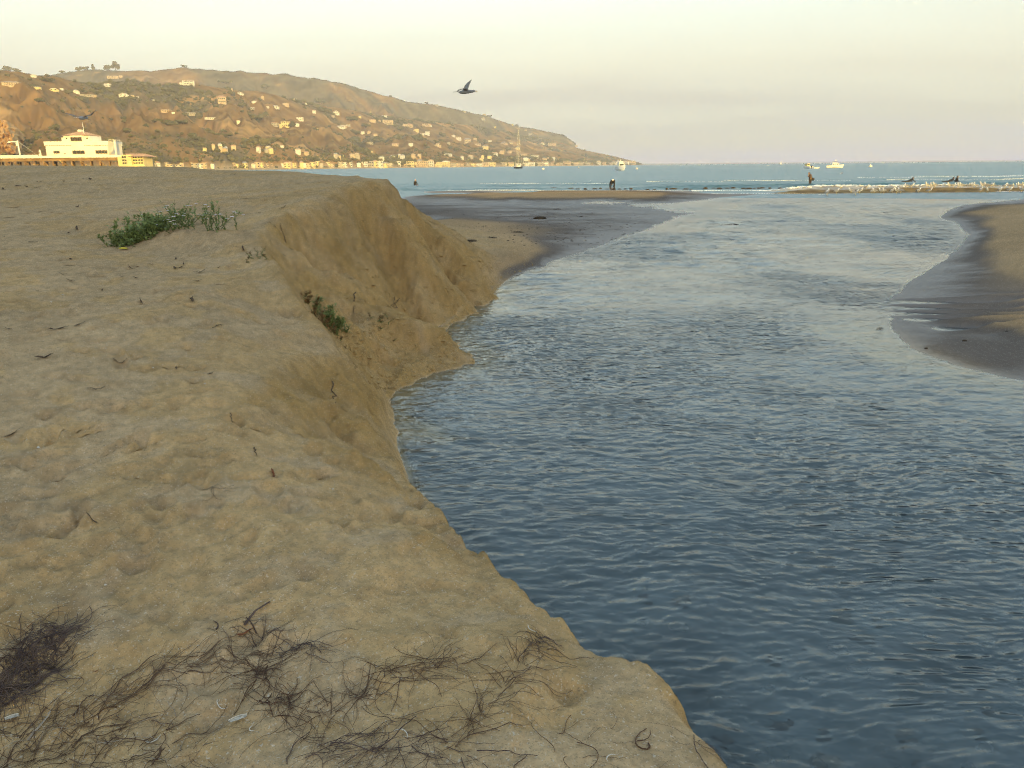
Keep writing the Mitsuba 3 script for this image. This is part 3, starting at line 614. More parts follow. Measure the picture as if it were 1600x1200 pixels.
tone_ = {'white_wall_bsdf': 'white', 'cream_wall_bsdf': 'cream', 'tan_wall_bsdf': 'tan', 'stone_wall_bsdf': 'stone-grey', 'ochre_wall_bsdf': 'yellowish'}
def zone_(px): return ('above the pier' if px < 230 else 'right of the pier' if px < 400 else 'on the spur at the middle' if px < 520 else 'left of the flying gull' if px < 640 else 'below the flying gull' if px < 745 else 'left of the tall mast' if px < 808 else 'right of the tall mast')
# hillside houses: pixel of the foot, width and height in pixels, special label
spots = [(51, 121, 9, 4, ''), (17, 135, 24, 6, 'large tan house on the left edge of the hilltop above the pier'), (59, 139.5, 11, 4, ''), (84, 143, 17, 5, ''), (118, 147, 13, 6, ''), (132, 153.5, 34, 5, 'long cream house on the brow above the pier building'),
         (176, 122.5, 20, 4, ''), (167, 135, 14, 5, ''), (193, 151, 18, 6, ''), (259, 176, 20, 5, ''), (293, 133, 24, 6, 'white house high on the saddle of the far left ridge'), (296, 180, 26, 5, ''),
         (346, 162, 13, 11, 'bright tall yellow house standing alone on the middle slope'), (361, 142, 9, 4, ''), (374, 148, 14, 5, ''), (330, 186.5, 21, 3, 'long low white building on the bare slope right of the pier'), (397, 162, 10, 4, ''), (390, 171.5, 16, 4, ''),
         (429, 170, 16, 6, ''), (446, 167, 13, 6, ''), (409, 155, 7, 6, ''), (468, 188, 19, 6, ''), (428, 198, 15, 7, ''), (446, 199, 18, 8, 'broad yellow house in the middle of three on the spur crest'), (463, 198, 8, 7, ''), (372, 194, 7, 6, ''),
         (478, 164.5, 5, 3, ''), (490, 177, 7, 5, ''), (525, 179, 14, 7, ''), (461, 157, 10, 3, ''), (531, 201, 22, 5, ''), (439, 231, 9, 4, ''), (561, 185, 6, 4, ''), (582, 192, 13, 6, ''), (606, 195, 18, 7, 'broad tan house with a pale gable above the red bluff'),
         (600, 183, 11, 3, ''), (638, 199, 15, 6, ''), (665, 198, 17, 5, ''), (650, 206, 13, 5, ''), (667, 211, 12, 7, ''), (535, 200, 14, 5, ''), (566, 210, 8, 5, ''), (576, 210, 9, 5, ''), (586, 213, 8, 4, ''), (577, 226, 15, 5, ''), (616, 228, 14, 5, ''),
         (641, 229, 8, 6, ''), (684, 230, 15, 7, ''), (701, 226, 6, 5, ''), (707, 214, 10, 4, ''), (716, 220, 11, 6, ''), (729, 223, 14, 8, ''), (578, 239, 13, 4, ''), (699, 244, 16, 5, ''), (611, 251, 9, 8, ''), (757, 234, 13, 8, ''), (771, 244, 14, 8, ''), (726, 177, 8, 3, ''),
         (682, 166, 7, 3, ''), (756, 178.5, 8, 3, ''), (754, 188, 9, 3, ''), (772, 202, 9, 2.5, ''), (786, 226, 16, 5, ''), (745, 228, 14, 4, ''), (784, 241, 12, 7, ''), (796, 240, 10, 5, ''), (817, 245, 13, 6, ''), (834, 247, 17, 6, ''), (859, 250, 12, 5, ''), (849, 250, 9, 4, ''),
         (846, 226, 10, 4, ''), (862, 228, 17, 6, ''), (828, 211, 7, 3, ''), (820, 205, 5, 2, ''), (799, 197, 5, 2.5, ''), (808, 234, 9, 5, ''), (921, 230, 8, 2.5, ''), (797, 225, 10, 3, ''), (765, 222, 8, 4, ''), (742, 219, 9, 4, ''), (631, 197.5, 6, 4, ''), (671, 198, 6, 4, ''),
         (660, 211, 7, 3, ''), (593, 190, 5, 3, ''), (519, 184, 6, 4, ''), (543, 198.5, 9, 4, ''), (418, 170, 5, 3, ''), (205, 152, 6, 2.5, ''), (214, 153, 5, 2.5, ''), (238, 158, 8, 2.5, ''), (186, 121, 6, 3, ''), (95, 142, 6, 3, ''), (146, 152, 8, 3, ''), (270, 178, 6, 3, '')]
for i, (px, py, wp, hp, lab) in enumerate(spots):
    c, a = on_hill(px, py)
    m = math.hypot(c[0], c[1]) / 1228.0
    kind = ['hip', 'flat', 'step', 'hip', 'wings'][int(rng.integers(5))] if wp > 8 else ['hip', 'flat', 'step'][int(rng.integers(3))]
    k = 1.0 if kind in ('hip', 'flat') else .75 if kind == 'step' else .6
    wall = 'tan_wall_bsdf' if 'tan' in lab else 'ochre_wall_bsdf' if 'yellow' in lab else 'white_wall_bsdf' if 'white' in lab else walls_[int(rng.integers(6))]
    wp, hp = (wp * .68, hp * .68) if not lab else (wp * .85, hp * .85)
    house('hillside_house', c + [0, 0, 0], wp * m * k, min(wp * m * k, 14) * .8, hp * m * (.85 if kind in ('hip', 'wings') else 1), -a + rng.uniform(-.35, .35), wall, roofs_[int(rng.integers(5))], kind, wp > 9,
          lab or f"{'broad' if wp > 11 else 'small'} {tone_[wall]} house {'high' if py < 160 else 'midway' if py < 205 else 'low'} on the hillside {zone_(px)}", None if lab else 'pale houses scattered over the far hillside')
# the row of houses along the far shore
px = 236.0
while px < 992:
    wp = rng.uniform(4.5, 9) if px < 560 else rng.uniform(6, 13)
    a = math.atan2(*ray(px + wp / 2, 258)[:2]); r = float(np.interp(a, az_d0, px_d0[:, 1])) * 1.004 + rng.uniform(5, 45)
    m = r / 1228.0
    hgt = rng.uniform(5, 8.5) * m * (1.0 if px < 700 else .62)
    kind = ['hip', 'flat', 'flat', 'step'][int(rng.integers(4))]
    house('shore_house', np.array([r * math.sin(a), r * math.cos(a), 3.0]), wp * m * .9, 11, hgt, -a + rng.uniform(-.2, .2), (wl_ := walls_[int(rng.integers(6))]), roofs_[int(rng.integers(5))], kind, wp > 6,
          f'{tone_[wl_]} house in the far shore row, {zone_(px)}', 'houses in the row along the far shore')
    px += wp * rng.uniform(.85, 1.02) + (rng.uniform(3, 8) if rng.random() < (.16 if px < 560 else .05) else 0)
# second, looser row just behind
for _ in range(34):
    px = rng.uniform(300, 880); a = math.atan2(*ray(px, 258)[:2]); r = float(np.interp(a, az_d0, px_d0[:, 1])) * 1.03 + rng.uniform(30, 80)
    i = int(np.clip(np.searchsorted(az, a), 0, NA - 1)); k = int(np.argmin(abs(RH[i] - r)))
    m = r / 1228.0; wp = rng.uniform(5, 10)
    house('shore_house', hv[i, k] + [0, 0, 1.0], wp * m * .8, 10, rng.uniform(4, 6.5) * m * (1 if px < 650 else .7), -a + rng.uniform(-.3, .3), (wl_ := walls_[int(rng.integers(6))]), roofs_[int(rng.integers(5))], 'hip', False,
          f'{tone_[wl_]} house behind the far shore row, {zone_(px)}', 'houses in the row along the far shore')

# ------------------------------------------------------------------ trees and scrub on the hills
def blob(c, rx, rz, seed, sub=1):
    m = trimesh.creation.icosphere(sub, 1.0)
    r_ = np.random.default_rng(seed)
    m.vertices *= (1 + r_.uniform(-.28, .28, (len(m.vertices), 1)))
    m.vertices *= [rx, rx, rz]; m.apply_translation(c)
    return m
ico = trimesh.creation.icosphere(0, 1.0)
nb = 11000
ia = (4 + (NA - 8) * rng.random(nb * 3)).astype(int); it = (3 + (NT - 45) * rng.random(nb * 3) ** 1.2).astype(int)
dens = sstep(-.02, .22, veg[ia, it]) * .75 + .02 + .25 * (it < 30)
pick = np.nonzero(rng.random(len(ia)) < dens)[0][:nb]
pos = hv[ia[pick], it[pick]] + np.stack([rng.uniform(-6, 6, len(pick)), rng.uniform(-6, 6, len(pick)), np.zeros(len(pick))], 1)
sz = np.exp(rng.normal(.62, .5, len(pick))) * np.clip(np.hypot(pos[:, 0], pos[:, 1]) / 1500, .7, 1.9)
bv = ico.vertices[None] * (1 + rng.uniform(-.3, .3, (len(pick), 12, 1))) * (sz[:, None, None] * np.array([1.25, 1.25, .8])) + pos[:, None] + np.array([0, 0, .3]) * sz[:, None, None]
bf = ico.faces[None] + (np.arange(len(pick)) * 12)[:, None, None]
put('hillside_scrub', (bv.reshape(-1, 3), bf.reshape(-1, 3)), 'shrub_bsdf')
tag('hillside_scrub', 'dark scrub and bushes thickly scattered over the far hills', 'scrub', kind='stuff')
def tree(px, py, hp, wp, label, group=None, key='tree'):
    c, a = on_hill(px, py); m = math.hypot(c[0], c[1]) / 1228.0
    key = fresh(key); tag(key, label, 'tree', group)
    H_, W_ = hp * m, wp * m
    put(f'{key}__trunk', tube([c - [0, 0, 2], c + [0, 0, H_ * .55]], [W_ * .07, W_ * .04], 6), 'stick_bsdf')
    bl_ = []
    for j in range(9):
        q = rng.normal(0, .26, 3); bl_.append(blob(c + np.array([q[0] * W_, q[1] * W_, H_ * (.46 + .5 * q[2])]), W_ * rng.uniform(.22, .36), H_ * rng.uniform(.18, .28), int(rng.integers(1e6))))
    put(f'{key}__crown', cat(bl_), 'shrub_bsdf')
tree(167, 111.5, 8, 9, 'round dark tree on the left skyline, the shorter of a close pair')
tree(180, 111, 12, 9, 'round dark tree on the left skyline, the taller of a close pair')
tree(145, 111, 8, 4, 'slim dark tree alone on the left skyline')
tree(361, 150, 10, 9, 'dark tree beside the highest hillside houses')
for px, hp, wp in [(8, 6, 7), (22, 5, 7), (96, 4, 6), (122, 6, 6), (133, 5, 6), (286, 3, 6), (609, 3, 4), (664, 3, 4), (764, 3, 5), (808, 3, 4), (947, 3, 4)]:
    tree(px, float(np.interp(px, sil[:, 0], sil[:, 1])) + 2, hp, wp, 'small dark tree on the skyline of the far hills ' + ('at the left' if px < 240 else 'at the middle' if px < 500 else 'at the right'), 'trees on the skyline of the hills')
for _ in range(46):
    px = rng.uniform(240, 880); tree(px, 255.5 - rng.uniform(0, 4), rng.uniform(5, 9), rng.uniform(4, 8), 'dark tree between the houses of the far shore ' + zone_(px), 'trees between the houses of the far shore', 'shore_tree')
for px, py, hp, wp in [(378, 168, 9, 14), (392, 188, 10, 12), (408, 188, 10, 11), (500, 162, 8, 12), (510, 178, 9, 13), (548, 190, 9, 12), (414, 140, 7, 9), (350, 132, 6, 12), (385, 226, 9, 14), (402, 224, 11, 16), (420, 226, 10, 14), (440, 224, 9, 15), (352, 215, 7, 14), (555, 212, 8, 11),
                       (570, 200, 7, 9), (625, 205, 7, 9), (655, 220, 7, 9), (690, 215, 7, 9), (300, 215, 6, 10), (60, 160, 6, 10), (106, 148, 7, 9), (70, 128, 7, 16), (150, 140, 7, 10), (240, 192, 7, 14), (265, 196, 7, 14), (285, 194, 7, 12), (457, 198, 7, 8)]:
    tree(px, py, hp, wp, 'dark bushy tree among hillside houses ' + zone_(px), 'bushy trees on the slopes')

# the eroded orange cliff at the left edge
oc, oa = on_hill(10, 236)
cu, cvv = np.meshgrid(np.linspace(-1, 1, 40), np.linspace(0, 1, 34), indexing='ij')
mm = math.hypot(oc[0], oc[1]) / 1228.0
cx = cu * 24 * mm * (1 - .35 * (1 - cvv)) + 5 * mm * nz(cvv * 6, cvv, 1, 113, 3); cz = cvv * 46 * mm * (1 - .45 * np.abs(cu + .3 * nz(cu * 3, cu, 1, 114, 2)) ** 2)
cyy = -14 + 70 * cvv ** 1.5 + 46 * cu ** 2 + 48 * (np.abs(nz(cx, cz * .5, 9 * mm, 111, 4)) * 2 - .25) + 22 * nz(cx, cz, 3 * mm, 112, 3)
Mx = trimesh.transformations.rotation_matrix(-oa, (0, 0, 1))[:3, :3]
cvs = np.stack([cx, cyy, cz - 4], -1).reshape(-1, 3) @ Mx.T + oc
mottled('cliff_bsdf', (.50, .29, .11), (.38, .22, .09), .06)
put('cliff', (cvs, grid_faces(40, 34)), 'cliff_bsdf', 40)
tag('cliff', 'eroded orange cliff on the hill behind the street lamp', kind='structure')

# ------------------------------------------------------------------ boats
def hull(L, Wd, Hh, sheer=.25, n=14):
    """a boat hull along +x (bow at +x), waterline at z 0, closed deck"""
    s = np.linspace(-.5, .5, n); t = s + .5
    half = Wd / 2 * np.where(t < .55, .86 + .25 * t, np.maximum(.02, 1 - ((t - .55) / .45) ** 1.9))
    deck = Hh * (1 + sheer * t ** 2 * 2)
    v = []
    for k in range(n):
        for (fy, fz) in ((-1, 1), (-.93, .45), (-.60, -.12), (0, -.3), (.60, -.12), (.93, .45), (1, 1)):
            v.append((s[k] * L + (fz * .05 * L if k > n - 4 else 0), fy * half[k], deck[k] * fz if fz > 0 else Hh * fz))
    f = []
    for k in range(n - 1):
        for j in range(6):
            a = k * 7 + j; f += [(a, a + 7, a + 8), (a, a + 8, a + 1)]
        f += [(k * 7 + 6, k * 7 + 13, k * 7 + 7), (k * 7 + 6, k * 7 + 7, k * 7)]
    f += [(0, j + 1, j) for j in range(1, 6)] + [((n - 1) * 7, (n - 1) * 7 + j, (n - 1) * 7 + j + 1) for j in range(1, 6)]
    m = trimesh.Trimesh(np.array(v, float), np.array(f), process=False); m.fix_normals()
    return m
class Kit:
    """parts of one thing in its own frame, set down at a point and turned"""
    def __init__(s, key, label, category, c, yaw=0.0, scale=1.0, group=None, lean=None):
        s.key = fresh(key); tag(s.key, label, category, group)
        s.M = trimesh.transformations.rotation_matrix(yaw, (0, 0, 1)) @ (lean if lean is not None else np.eye(4)) @ np.diag([scale, scale, scale, 1]); s.M[:3, 3] = c
    def add(s, part, m, b, smooth=False, **kw):
        m = m.copy(); m.apply_transform(s.M)
        return put(f'{s.key}__{part}', m, b, smooth, **kw)
c = at_dist(1304, 261.3, 415); c[2] = 0
k = Kit('motor_yacht', 'white motor yacht with a flybridge moored off the right beach, largest of the boats there', 'boat', c, -.25, .84)
k.add('hull', hull(9.4, 3.0, 1.35), 'hull_white_bsdf', 40)
k.add('cabin', cat([box(.4, 0, 2.0, 3.8, 2.2, 1.3), box(.2, 0, 2.9, 2.6, 1.8, .5)]), 'hull_white_bsdf')
for xx in (-.8, .4, 1.6): k.add('window', box(xx, -1.12, 2.15, .8, .06, .5), 'window_bsdf')
k.add('cockpit', box(-2.9, 0, 1.50, 2.4, 2.3, .16), 'rust_bsdf')
k.add('canopy', box(-.1, 0, 3.9, 2.6, 1.9, .12), 'dark_hull_bsdf')
k.add('canopy_post', cat([tube([(xx, yy, 3.1), (xx, yy, 3.9)], .05, 4) for xx in (-1.2, 1.0) for yy in (-.8, .8)]), 'metal_bsdf')
k.add('mast', cat([tube([(.3, 0, 3.95), (.3, 0, 5.3)], .06, 5), box(.4, 0, 4.3, .9, .9, .45)]), 'hull_white_bsdf')
c = at_dist(1262, 261, 395); c[2] = 0
k = Kit('cabin_boat', 'small cabin boat with a dark outboard seen from behind, left of the motor yacht', 'boat', c, 1.9)
k.add('hull', hull(5.6, 2.3, 1.0), 'hull_white_bsdf', 40)
k.add('cabin', box(.5, 0, 1.6, 1.9, 1.6, 1.2), 'ochre_wall_bsdf'); k.add('window', box(-.47, 0, 1.8, .06, 1.2, .5), 'window_bsdf'); k.add('roof', box(.4, 0, 2.3, 2.3, 1.8, .14), 'hull_white_bsdf')
k.add('outboard_motor', cat([box(-3.1, .2, .9, .5, .5, .9), box(-3.1, .2, .2, .2, .15, .8)]), 'black_bsdf')
c = at_dist(1275.5, 261.6, 380); c[2] = 0
k = Kit('dinghy', 'low white dinghy on the water between cabin boat and motor yacht', 'boat', c, .35)
k.add('hull', hull(3.6, 1.4, .5), 'hull_white_bsdf', 40); k.add('thwart', box(-.2, 0, .55, .3, 1.1, .06), 'timber_bsdf')
c = at_dist(970, 265, 385); c[2] = 0
k = Kit('cabin_cruiser', 'bright cabin cruiser seen bow-on off the tip of the point', 'boat', c, -1.35)
k.add('hull', hull(8.5, 3.6, 1.7), 'hull_white_bsdf', 40)
k.add('cabin', cat([box(-.6, 0, 2.4, 3.2, 2.6, 1.4), box(-.8, 0, 3.5, 2.0, 1.8, .8)]), 'cream_wall_bsdf'); k.add('window', box(1.04, 0, 2.6, .06, 2.0, .6), 'window_bsdf'); k.add('canopy', box(-.9, 0, 4.0, 2.3, 2.1, .12), 'hull_white_bsdf')
k.add('mast', tube([(-.8, 0, 4.05), (-.8, 0, 5.2)], .06, 5), 'metal_bsdf')
c = at_dist(810.5, 262, 760); c[2] = 0; ms = (at_dist(809, 199, 760)[2])
k = Kit('sailing_yacht', 'dark-hulled sailing yacht with one very tall bare mast in front of the far shore', 'boat', c, .9)
k.add('hull', hull(11, 3.4, 1.5), 'dark_hull_bsdf', 40); k.add('cabin', box(0, 0, 1.9, 4.5, 2.0, .7), 'hull_white_bsdf')
k.add('mast', tube([(0, 0, 1.5), (0, 0, ms)], [.26, .16], 8), 'stone_wall_bsdf')
k.add('spreader', cat([tube([(0, -1.8, ms * f), (0, 1.8, ms * f)], .09, 5) for f in (.3, .6, .985)]), 'hull_white_bsdf')
k.add('boom', tube([(0, 0, 3.0), (-4.6, 0, 3.1)], .26, 6), 'cream_wall_bsdf')
for yy in (-1.55, 1.55): k.add('shroud', tube([(0, yy, 1.6), (0, yy * .9, ms * .6), (0, 0, ms * .97)], .045, 4), 'metal_bsdf')
for xx in (5.2, -5.0): k.add('stay', tube([(xx, 0, 1.7), (0, 0, ms * .98)], .045, 4), 'metal_bsdf')
c = at_dist(1220.5, 256.5, 1700); c[2] = 0
k = Kit('small_sailboat', 'tiny far sailboat with one white sail on the horizon', 'boat', c, .5)
k.add('hull', hull(6, 2, .8), 'hull_white_bsdf', 40); k.add('sail', trimesh.Trimesh([(.3, 0, .8), (-2.2, .3, 1.2), (.3, 0, 7.5), (.3, .12, .8), (-2.2, .42, 1.2), (.3, .12, 7.5)], [(0, 1, 2), (3, 5, 4), (0, 2, 5), (0, 5, 3), (1, 4, 5), (1, 5, 2), (0, 3, 4), (0, 4, 1)], process=False), 'hull_white_bsdf')
k.add('mast', tube([(.4, 0, .5), (.4, 0, 7.8)], .07, 5), 'metal_bsdf')
for px, py, y, r_, lab in ((849, 264, 540, .75, 'pale mooring buoy right of the sailing yacht'), (995, 265, 470, .7, 'pale mooring buoy right of the bow-on cabin cruiser'), (1360, 261, 460, .95, 'pale mooring buoy right of the motor yacht'), (904, 261.5, 900, .7, 'tiny pale buoy off the far shore left of the cabin cruiser')):
    c = at_dist(px, py, y); c[2] = 0
    k = Kit('mooring_buoy', lab, 'buoy', c)
    s_ = trimesh.creation.icosphere(2, r_); s_.apply_translation((0, 0, r_ * .35)); k.add('float', s_, 'orange_buoy_bsdf', True)
    k.add('ring', tube([(0, 0, r_ * 1.3), (0, 0, r_ * 1.75)], r_ * .14, 6), 'metal_bsdf')

# ------------------------------------------------------------------ surf, sand ridge, foam and wrack at the water's edge
xs_ = np.linspace(24, 66, 360); crest_y = lambda x: 79.5 + .8 * nz(x, x * 0, 9, 121, 2)
prof_w = [(-2.6, -.05), (-1.9, .10), (-1.2, .26), (-.7, .34), (-.35, .40), (-.05, .44), (.35, .36), (.9, .20), (1.8, .05), (3.2, -.05)]
amp_w = sstep(24, 30, xs_) * (1 - .35 * sstep(44, 50, xs_) * sstep(58, 50, xs_)) * (1 + .35 * nz(xs_, xs_ * 0, 2.2, 122, 3))
gw = np.stack([np.stack([xs_, crest_y(xs_) + o * (1 + .2 * nz(xs_, xs_ * 0 + o, 1.2, 123, 2)), np.where(z > 0, z * amp_w * (1 + .5 * nz(xs_, xs_ * 0 + 3 * o, .45, 124, 3)), z)], -1) for o, z in prof_w], 1)
paint('surf_face_bsdf', (.19, .14, .065), .25, .5)
scene['surf_face_bsdf']['b']['base_color'] = proc(lambda p, n, uv: mix((.17, .125, .055), (.34, .27, .16), smoothstep(.45, .7, fbm(p.x * .8, p.y * 1.2, p.z * 4, 4))))
put('breaking_wave', (gw[:, :5].reshape(-1, 3), grid_faces(len(xs_), 5)), 'surf_face_bsdf', True)
put('breaking_wave__foam', (gw[:, 4:].reshape(-1, 3), grid_faces(len(xs_), len(prof_w) - 4)), 'foam_bsdf', 50)
lump = []
for _ in range(420):
    x = rng.uniform(27, 66); am = np.interp(x, xs_, amp_w)
    if am < .4 or (44 < x < 50 and rng.random() < .7): continue
    o = rng.normal(-.1, .42); zz = np.interp(o, [q[0] for q in prof_w], [q[1] for q in prof_w]) * am
    if o < -.9: continue
    lump.append(blob((x, float(crest_y(np.array([x]))[0]) + o, zz + .02), rng.uniform(.07, .20), rng.uniform(.03, .09), int(rng.integers(1e6)), 0))
put('breaking_wave__spray', cat(lump), 'foam_bsdf')
tag('breaking_wave', 'small breaking wave with sunlit foam rolling in at the right', kind='structure')
labels['breaking_wave__spray'] = {'kind': 'stuff'}
xr = np.linspace(22, 70, 300); yr = np.linspace(68.5, 75.5, 16)
XR, YR = np.meshgrid(xr, yr, indexing='ij')
cen = 72.6 + .5 * nz(XR, XR * 0, 8, 131, 2)
ZR = (.34 * np.exp(-((YR - cen) / 1.35) ** 2) * sstep(22, 28, XR) * (1 + .7 * nz(XR, YR, 2.6, 132, 3)) + .05 * nz(XR, YR, .6, 133, 3) * np.exp(-((YR - cen) / 1.6) ** 2)) - .05
ridge = RegularGridInterpolator((xr, yr), ZR, bounds_error=False, fill_value=0)
scene['ridge_bsdf'] = {'type': 'twosided', 'b': {'type': 'principled', 'base_color': proc(lambda p, n, uv: mix((.23, .16, .065), (.13, .088, .035), smoothstep(.35, .65, fbm(p.x * 1.6, p.y * 1.6, p.z * 3, 4)))), 'roughness': .7, 'specular': .3}}
put('sand_ridge', (np.stack([XR, YR, ZR], -1).reshape(-1, 3), grid_faces(len(xr), len(yr))), 'ridge_bsdf', True)
tag('sand_ridge', 'low sunlit ridge of wet golden sand where the gulls rest', kind='structure')

def foam_ribbon(pts, w, seed):
    """a low frayed line of foam along points on the water"""
    pts = np.asarray(pts, float); L = np.concatenate([[0], np.cumsum(np.linalg.norm(np.diff(pts, axis=0), axis=1))])
    s = np.arange(0, L[-1], .12); q = np.stack([np.interp(s, L, pts[:, i]) for i in range(3)], 1)
    tn = np.gradient(q, axis=0); tn /= np.linalg.norm(tn, axis=1, keepdims=True); nn = np.stack([-tn[:, 1], tn[:, 0], 0 * s], 1)
    h1 = w * np.clip(.3 + 3.2 * nz(s, s * 0, 4.5, seed, 4), .0, 1.8); h2 = w * np.clip(.3 + 3.2 * nz(s, s * 0 + 9, 4.0, seed + 1, 4), .0, 1.8)
    off = .5 * nz(s, s * 0 + 4, 5, seed + 2, 3)
    v = np.stack([q + nn * (off + h1)[:, None] + [0, 0, .0], q + nn * off[:, None] + [0, 0, .05] * np.clip(h1 / w, .2, 1)[:, None] + 0 * nn, q + nn * (off - h2)[:, None]], 1)
    return trimesh.Trimesh(v.reshape(-1, 3), grid_faces(len(s), 3), process=False)
fr = []
Pz = lambda px, py, z=.03: on_plane(px, py, z)
fr.append(foam_ribbon([Pz(640, 297.5), Pz(760, 297.3), Pz(900, 297.2), Pz(1050, 297), Pz(1100, 297.5)], .28, 141))
fr.append(foam_ribbon([Pz(690, 287, .1), Pz(800, 286.6, .1), Pz(960, 286.4, .1)], .16, 147))
fr.append(foam_ribbon([Pz(1010, 284, .25), Pz(1120, 283, .25), Pz(1250, 282, .25), Pz(1330, 281.5, .25)], .22, 150))
fr.append(foam_ribbon([Pz(1080, 298.5), Pz(1200, 297.5), Pz(1330, 298.5), Pz(1430, 299.8), Pz(1620, 298.8)], .35, 153))
fr.append(foam_ribbon([Pz(1100, 303), Pz(1180, 302), Pz(1290, 303.5)], .4, 156))
fr.append(foam_ribbon([Pz(1340, 277.5, .22), Pz(1450, 276.5, .22), Pz(1600, 275, .22)], .3, 159))
fr.append(foam_ribbon([Pz(1385, 281.3, .2), Pz(1500, 281.0, .2), Pz(1600, 279.5, .2)], .25, 162))
put('sea_foam', cat(fr), 'foam_bsdf', True)
tag('sea_foam', 'thin broken lines of white foam along the wavelets', 'foam', kind='stuff')

def clump(c, w, h, seed):
    m = trimesh.creation.icosphere(2, 1.0); v = m.vertices
    n_ = meshkit.fbm(v * 1.7 + seed * 3.1, 4, seed)[:, None]
    v = v * (.6 + .9 * n_); v[:, 2] = np.where(v[:, 2] < 0, v[:, 2] * .2, v[:, 2])
    m.vertices = v * [w, w * .5, h]; m.apply_translation(c)
    return m
i = 0
for px in np.arange(645, 1350, 9.0):
    pxj = px + rng.uniform(-4, 4)
    if rng.random() < .22: continue
    c = Pz(pxj, 295.6 + .5 * math.sin(px * .02) + rng.uniform(-.6, .6) - (.8 if px > 1100 else 0), .04)
    put('kelp_clump', clump(c, rng.uniform(.12, .42), rng.uniform(.05, .15), i), 'kelp_bsdf', True); i += 1
for k_ in [q for q in scene if q.startswith('kelp_clump')]: tag(k_, 'dark clump of washed-up kelp in the line along the water edge', 'kelp', 'kelp clumps along the water edge')
for px, py, w, h, lab in [(843, 342, .42, .17, 'largest dark kelp heap on the grey flat, with a trailing end'), (870, 327, .36, .05, 'flat dark patch of weed out on the grey sand flat'), (908, 339, .12, .05, 'small dark weed lump right of the largest heap on the flat'), (808, 363, .3, .05, 'dark weed patch on the low sand shelf beyond the scarp'),
                          (733, 377, .3, .06, 'brown weed patch on the shelf just past the cliff corner'), (765, 371, .32, .03, 'long thin weed streak on the sand shelf'), (1144, 351, .5, .05, 'dark weed drifting in the middle of the far stream'), (1375, 513, .09, .02, 'small dark speck of weed at the stream edge of the right bar'),
                          (1447, 545, .05, .03, 'tiny dark stone at the lower edge of the right sand bar'), (1507, 533, .07, .03, 'small dark weed scrap beside the puddle on the right bar'), (1573, 518, .04, .02, 'tiny dark scrap on the upper right sand bar'), (1503, 325, .2, .04, 'dark scrap at the top of the right sand bar')]:
    c = hit(px, py, 6) if px < 1130 or px > 1440 else on_plane(px, py, .01)
    kk = put('kelp_scrap', clump(c, w * (.5 if px > 1100 else .7), h * .7, int(px)), 'kelp_bsdf', True); tag(kk, lab, 'kelp')
speck = []
for _ in range(420):
    c = hit(rng.uniform(640, 1000), rng.uniform(330, 385), 12)
    if c[2] > .3 or c[1] < 18.5: continue
    speck.append(blob(c, rng.uniform(.015, .06), rng.uniform(.008, .02), int(rng.integers(1e6)), 0))
put('weed_specks', cat(speck), 'kelp_bsdf'); tag('weed_specks', 'fine dark specks of weed strewn over the grey sand flat', 'weed', kind='stuff')

# ------------------------------------------------------------------ gulls
def ell(c, r_, sub=2):
    m = trimesh.creation.icosphere(sub, 1.0); m.vertices = m.vertices * r_; m.apply_translation(c); return m
def rot(m, ang, axis, at=(0, 0, 0)): m.apply_transform(trimesh.transformations.rotation_matrix(ang, axis, at)); return m
def gull_parts(lean):
    body = cat([rot(ell((0, 0, .22), (.17, .075, .085)), -lean, (0, 1, 0), (0, 0, .22)), tube([(.10, 0, .25 + .1 * lean), (.15, 0, .33), (.165, 0, .37)], [.055, .042, .038], 8), ell((.175, 0, .385), (.048, .038, .036)),
                trimesh.Trimesh([(-.14, -.03, .20), (-.14, .03, .20), (-.27, .045, .17), (-.27, -.045, .17), (-.14, -.03, .215), (-.14, .03, .215), (-.27, .045, .18), (-.27, -.045, .18)], [(0, 1, 2), (0, 2, 3), (4, 6, 5), (4, 7, 6), (0, 4, 5), (0, 5, 1), (2, 6, 7), (2, 7, 3), (1, 5, 6), (1, 6, 2), (0, 3, 7), (0, 7, 4)], process=False)])
    wings = [rot(ell((-.04, s * .062, .245), (.19, .028, .066)), -lean * .8 - .06, (0, 1, 0), (0, 0, .22)) for s in (-1, 1)]
    tips = [rot(ell((-.22, s * .03, .225), (.08, .014, .022)), -.06, (0, 1, 0), (0, 0, .22)) for s in (-1, 1)]
    legs = [cat([tube([(.0, s * .03, .16), (.01, s * .032, .08), (.0, s * .032, .0)], .008, 5), box(.02, s * .032, .006, .05, .035, .01)]) for s in (-1, 1)]
    beak = tube([(.215, 0, .385), (.265, 0, .373)], [.014, .004], 6)
    return body, wings, tips, legs, beak
spots_g = [(1292, 305.5), (1336, 306.5), (1307, 299), (1330, 300.5), (1343, 301), (1353, 298), (1362, 300.5), (1366, 302), (1377, 299.5), (1381, 300.5), (1393, 303), (1401, 300.5), (1407, 299.5), (1435, 301), (1452, 300.5), (1460, 296), (1448, 292), (1455, 292.5), (1482, 296), (1489, 294),
           (1497, 292), (1503, 292.5), (1511, 292), (1519, 291.5), (1525, 291), (1534, 292.5), (1542, 292), (1553, 291), (1570, 292), (1577, 292.5), (1583, 292), (1593, 292), (1598, 295), (1532, 301), (1542, 301.8), (1562, 301.5), (1577, 299.5), (1596, 301), (1416, 293), (1424, 292), (1610, 296), (1590, 297), (1548, 295), (1515, 295.5)]
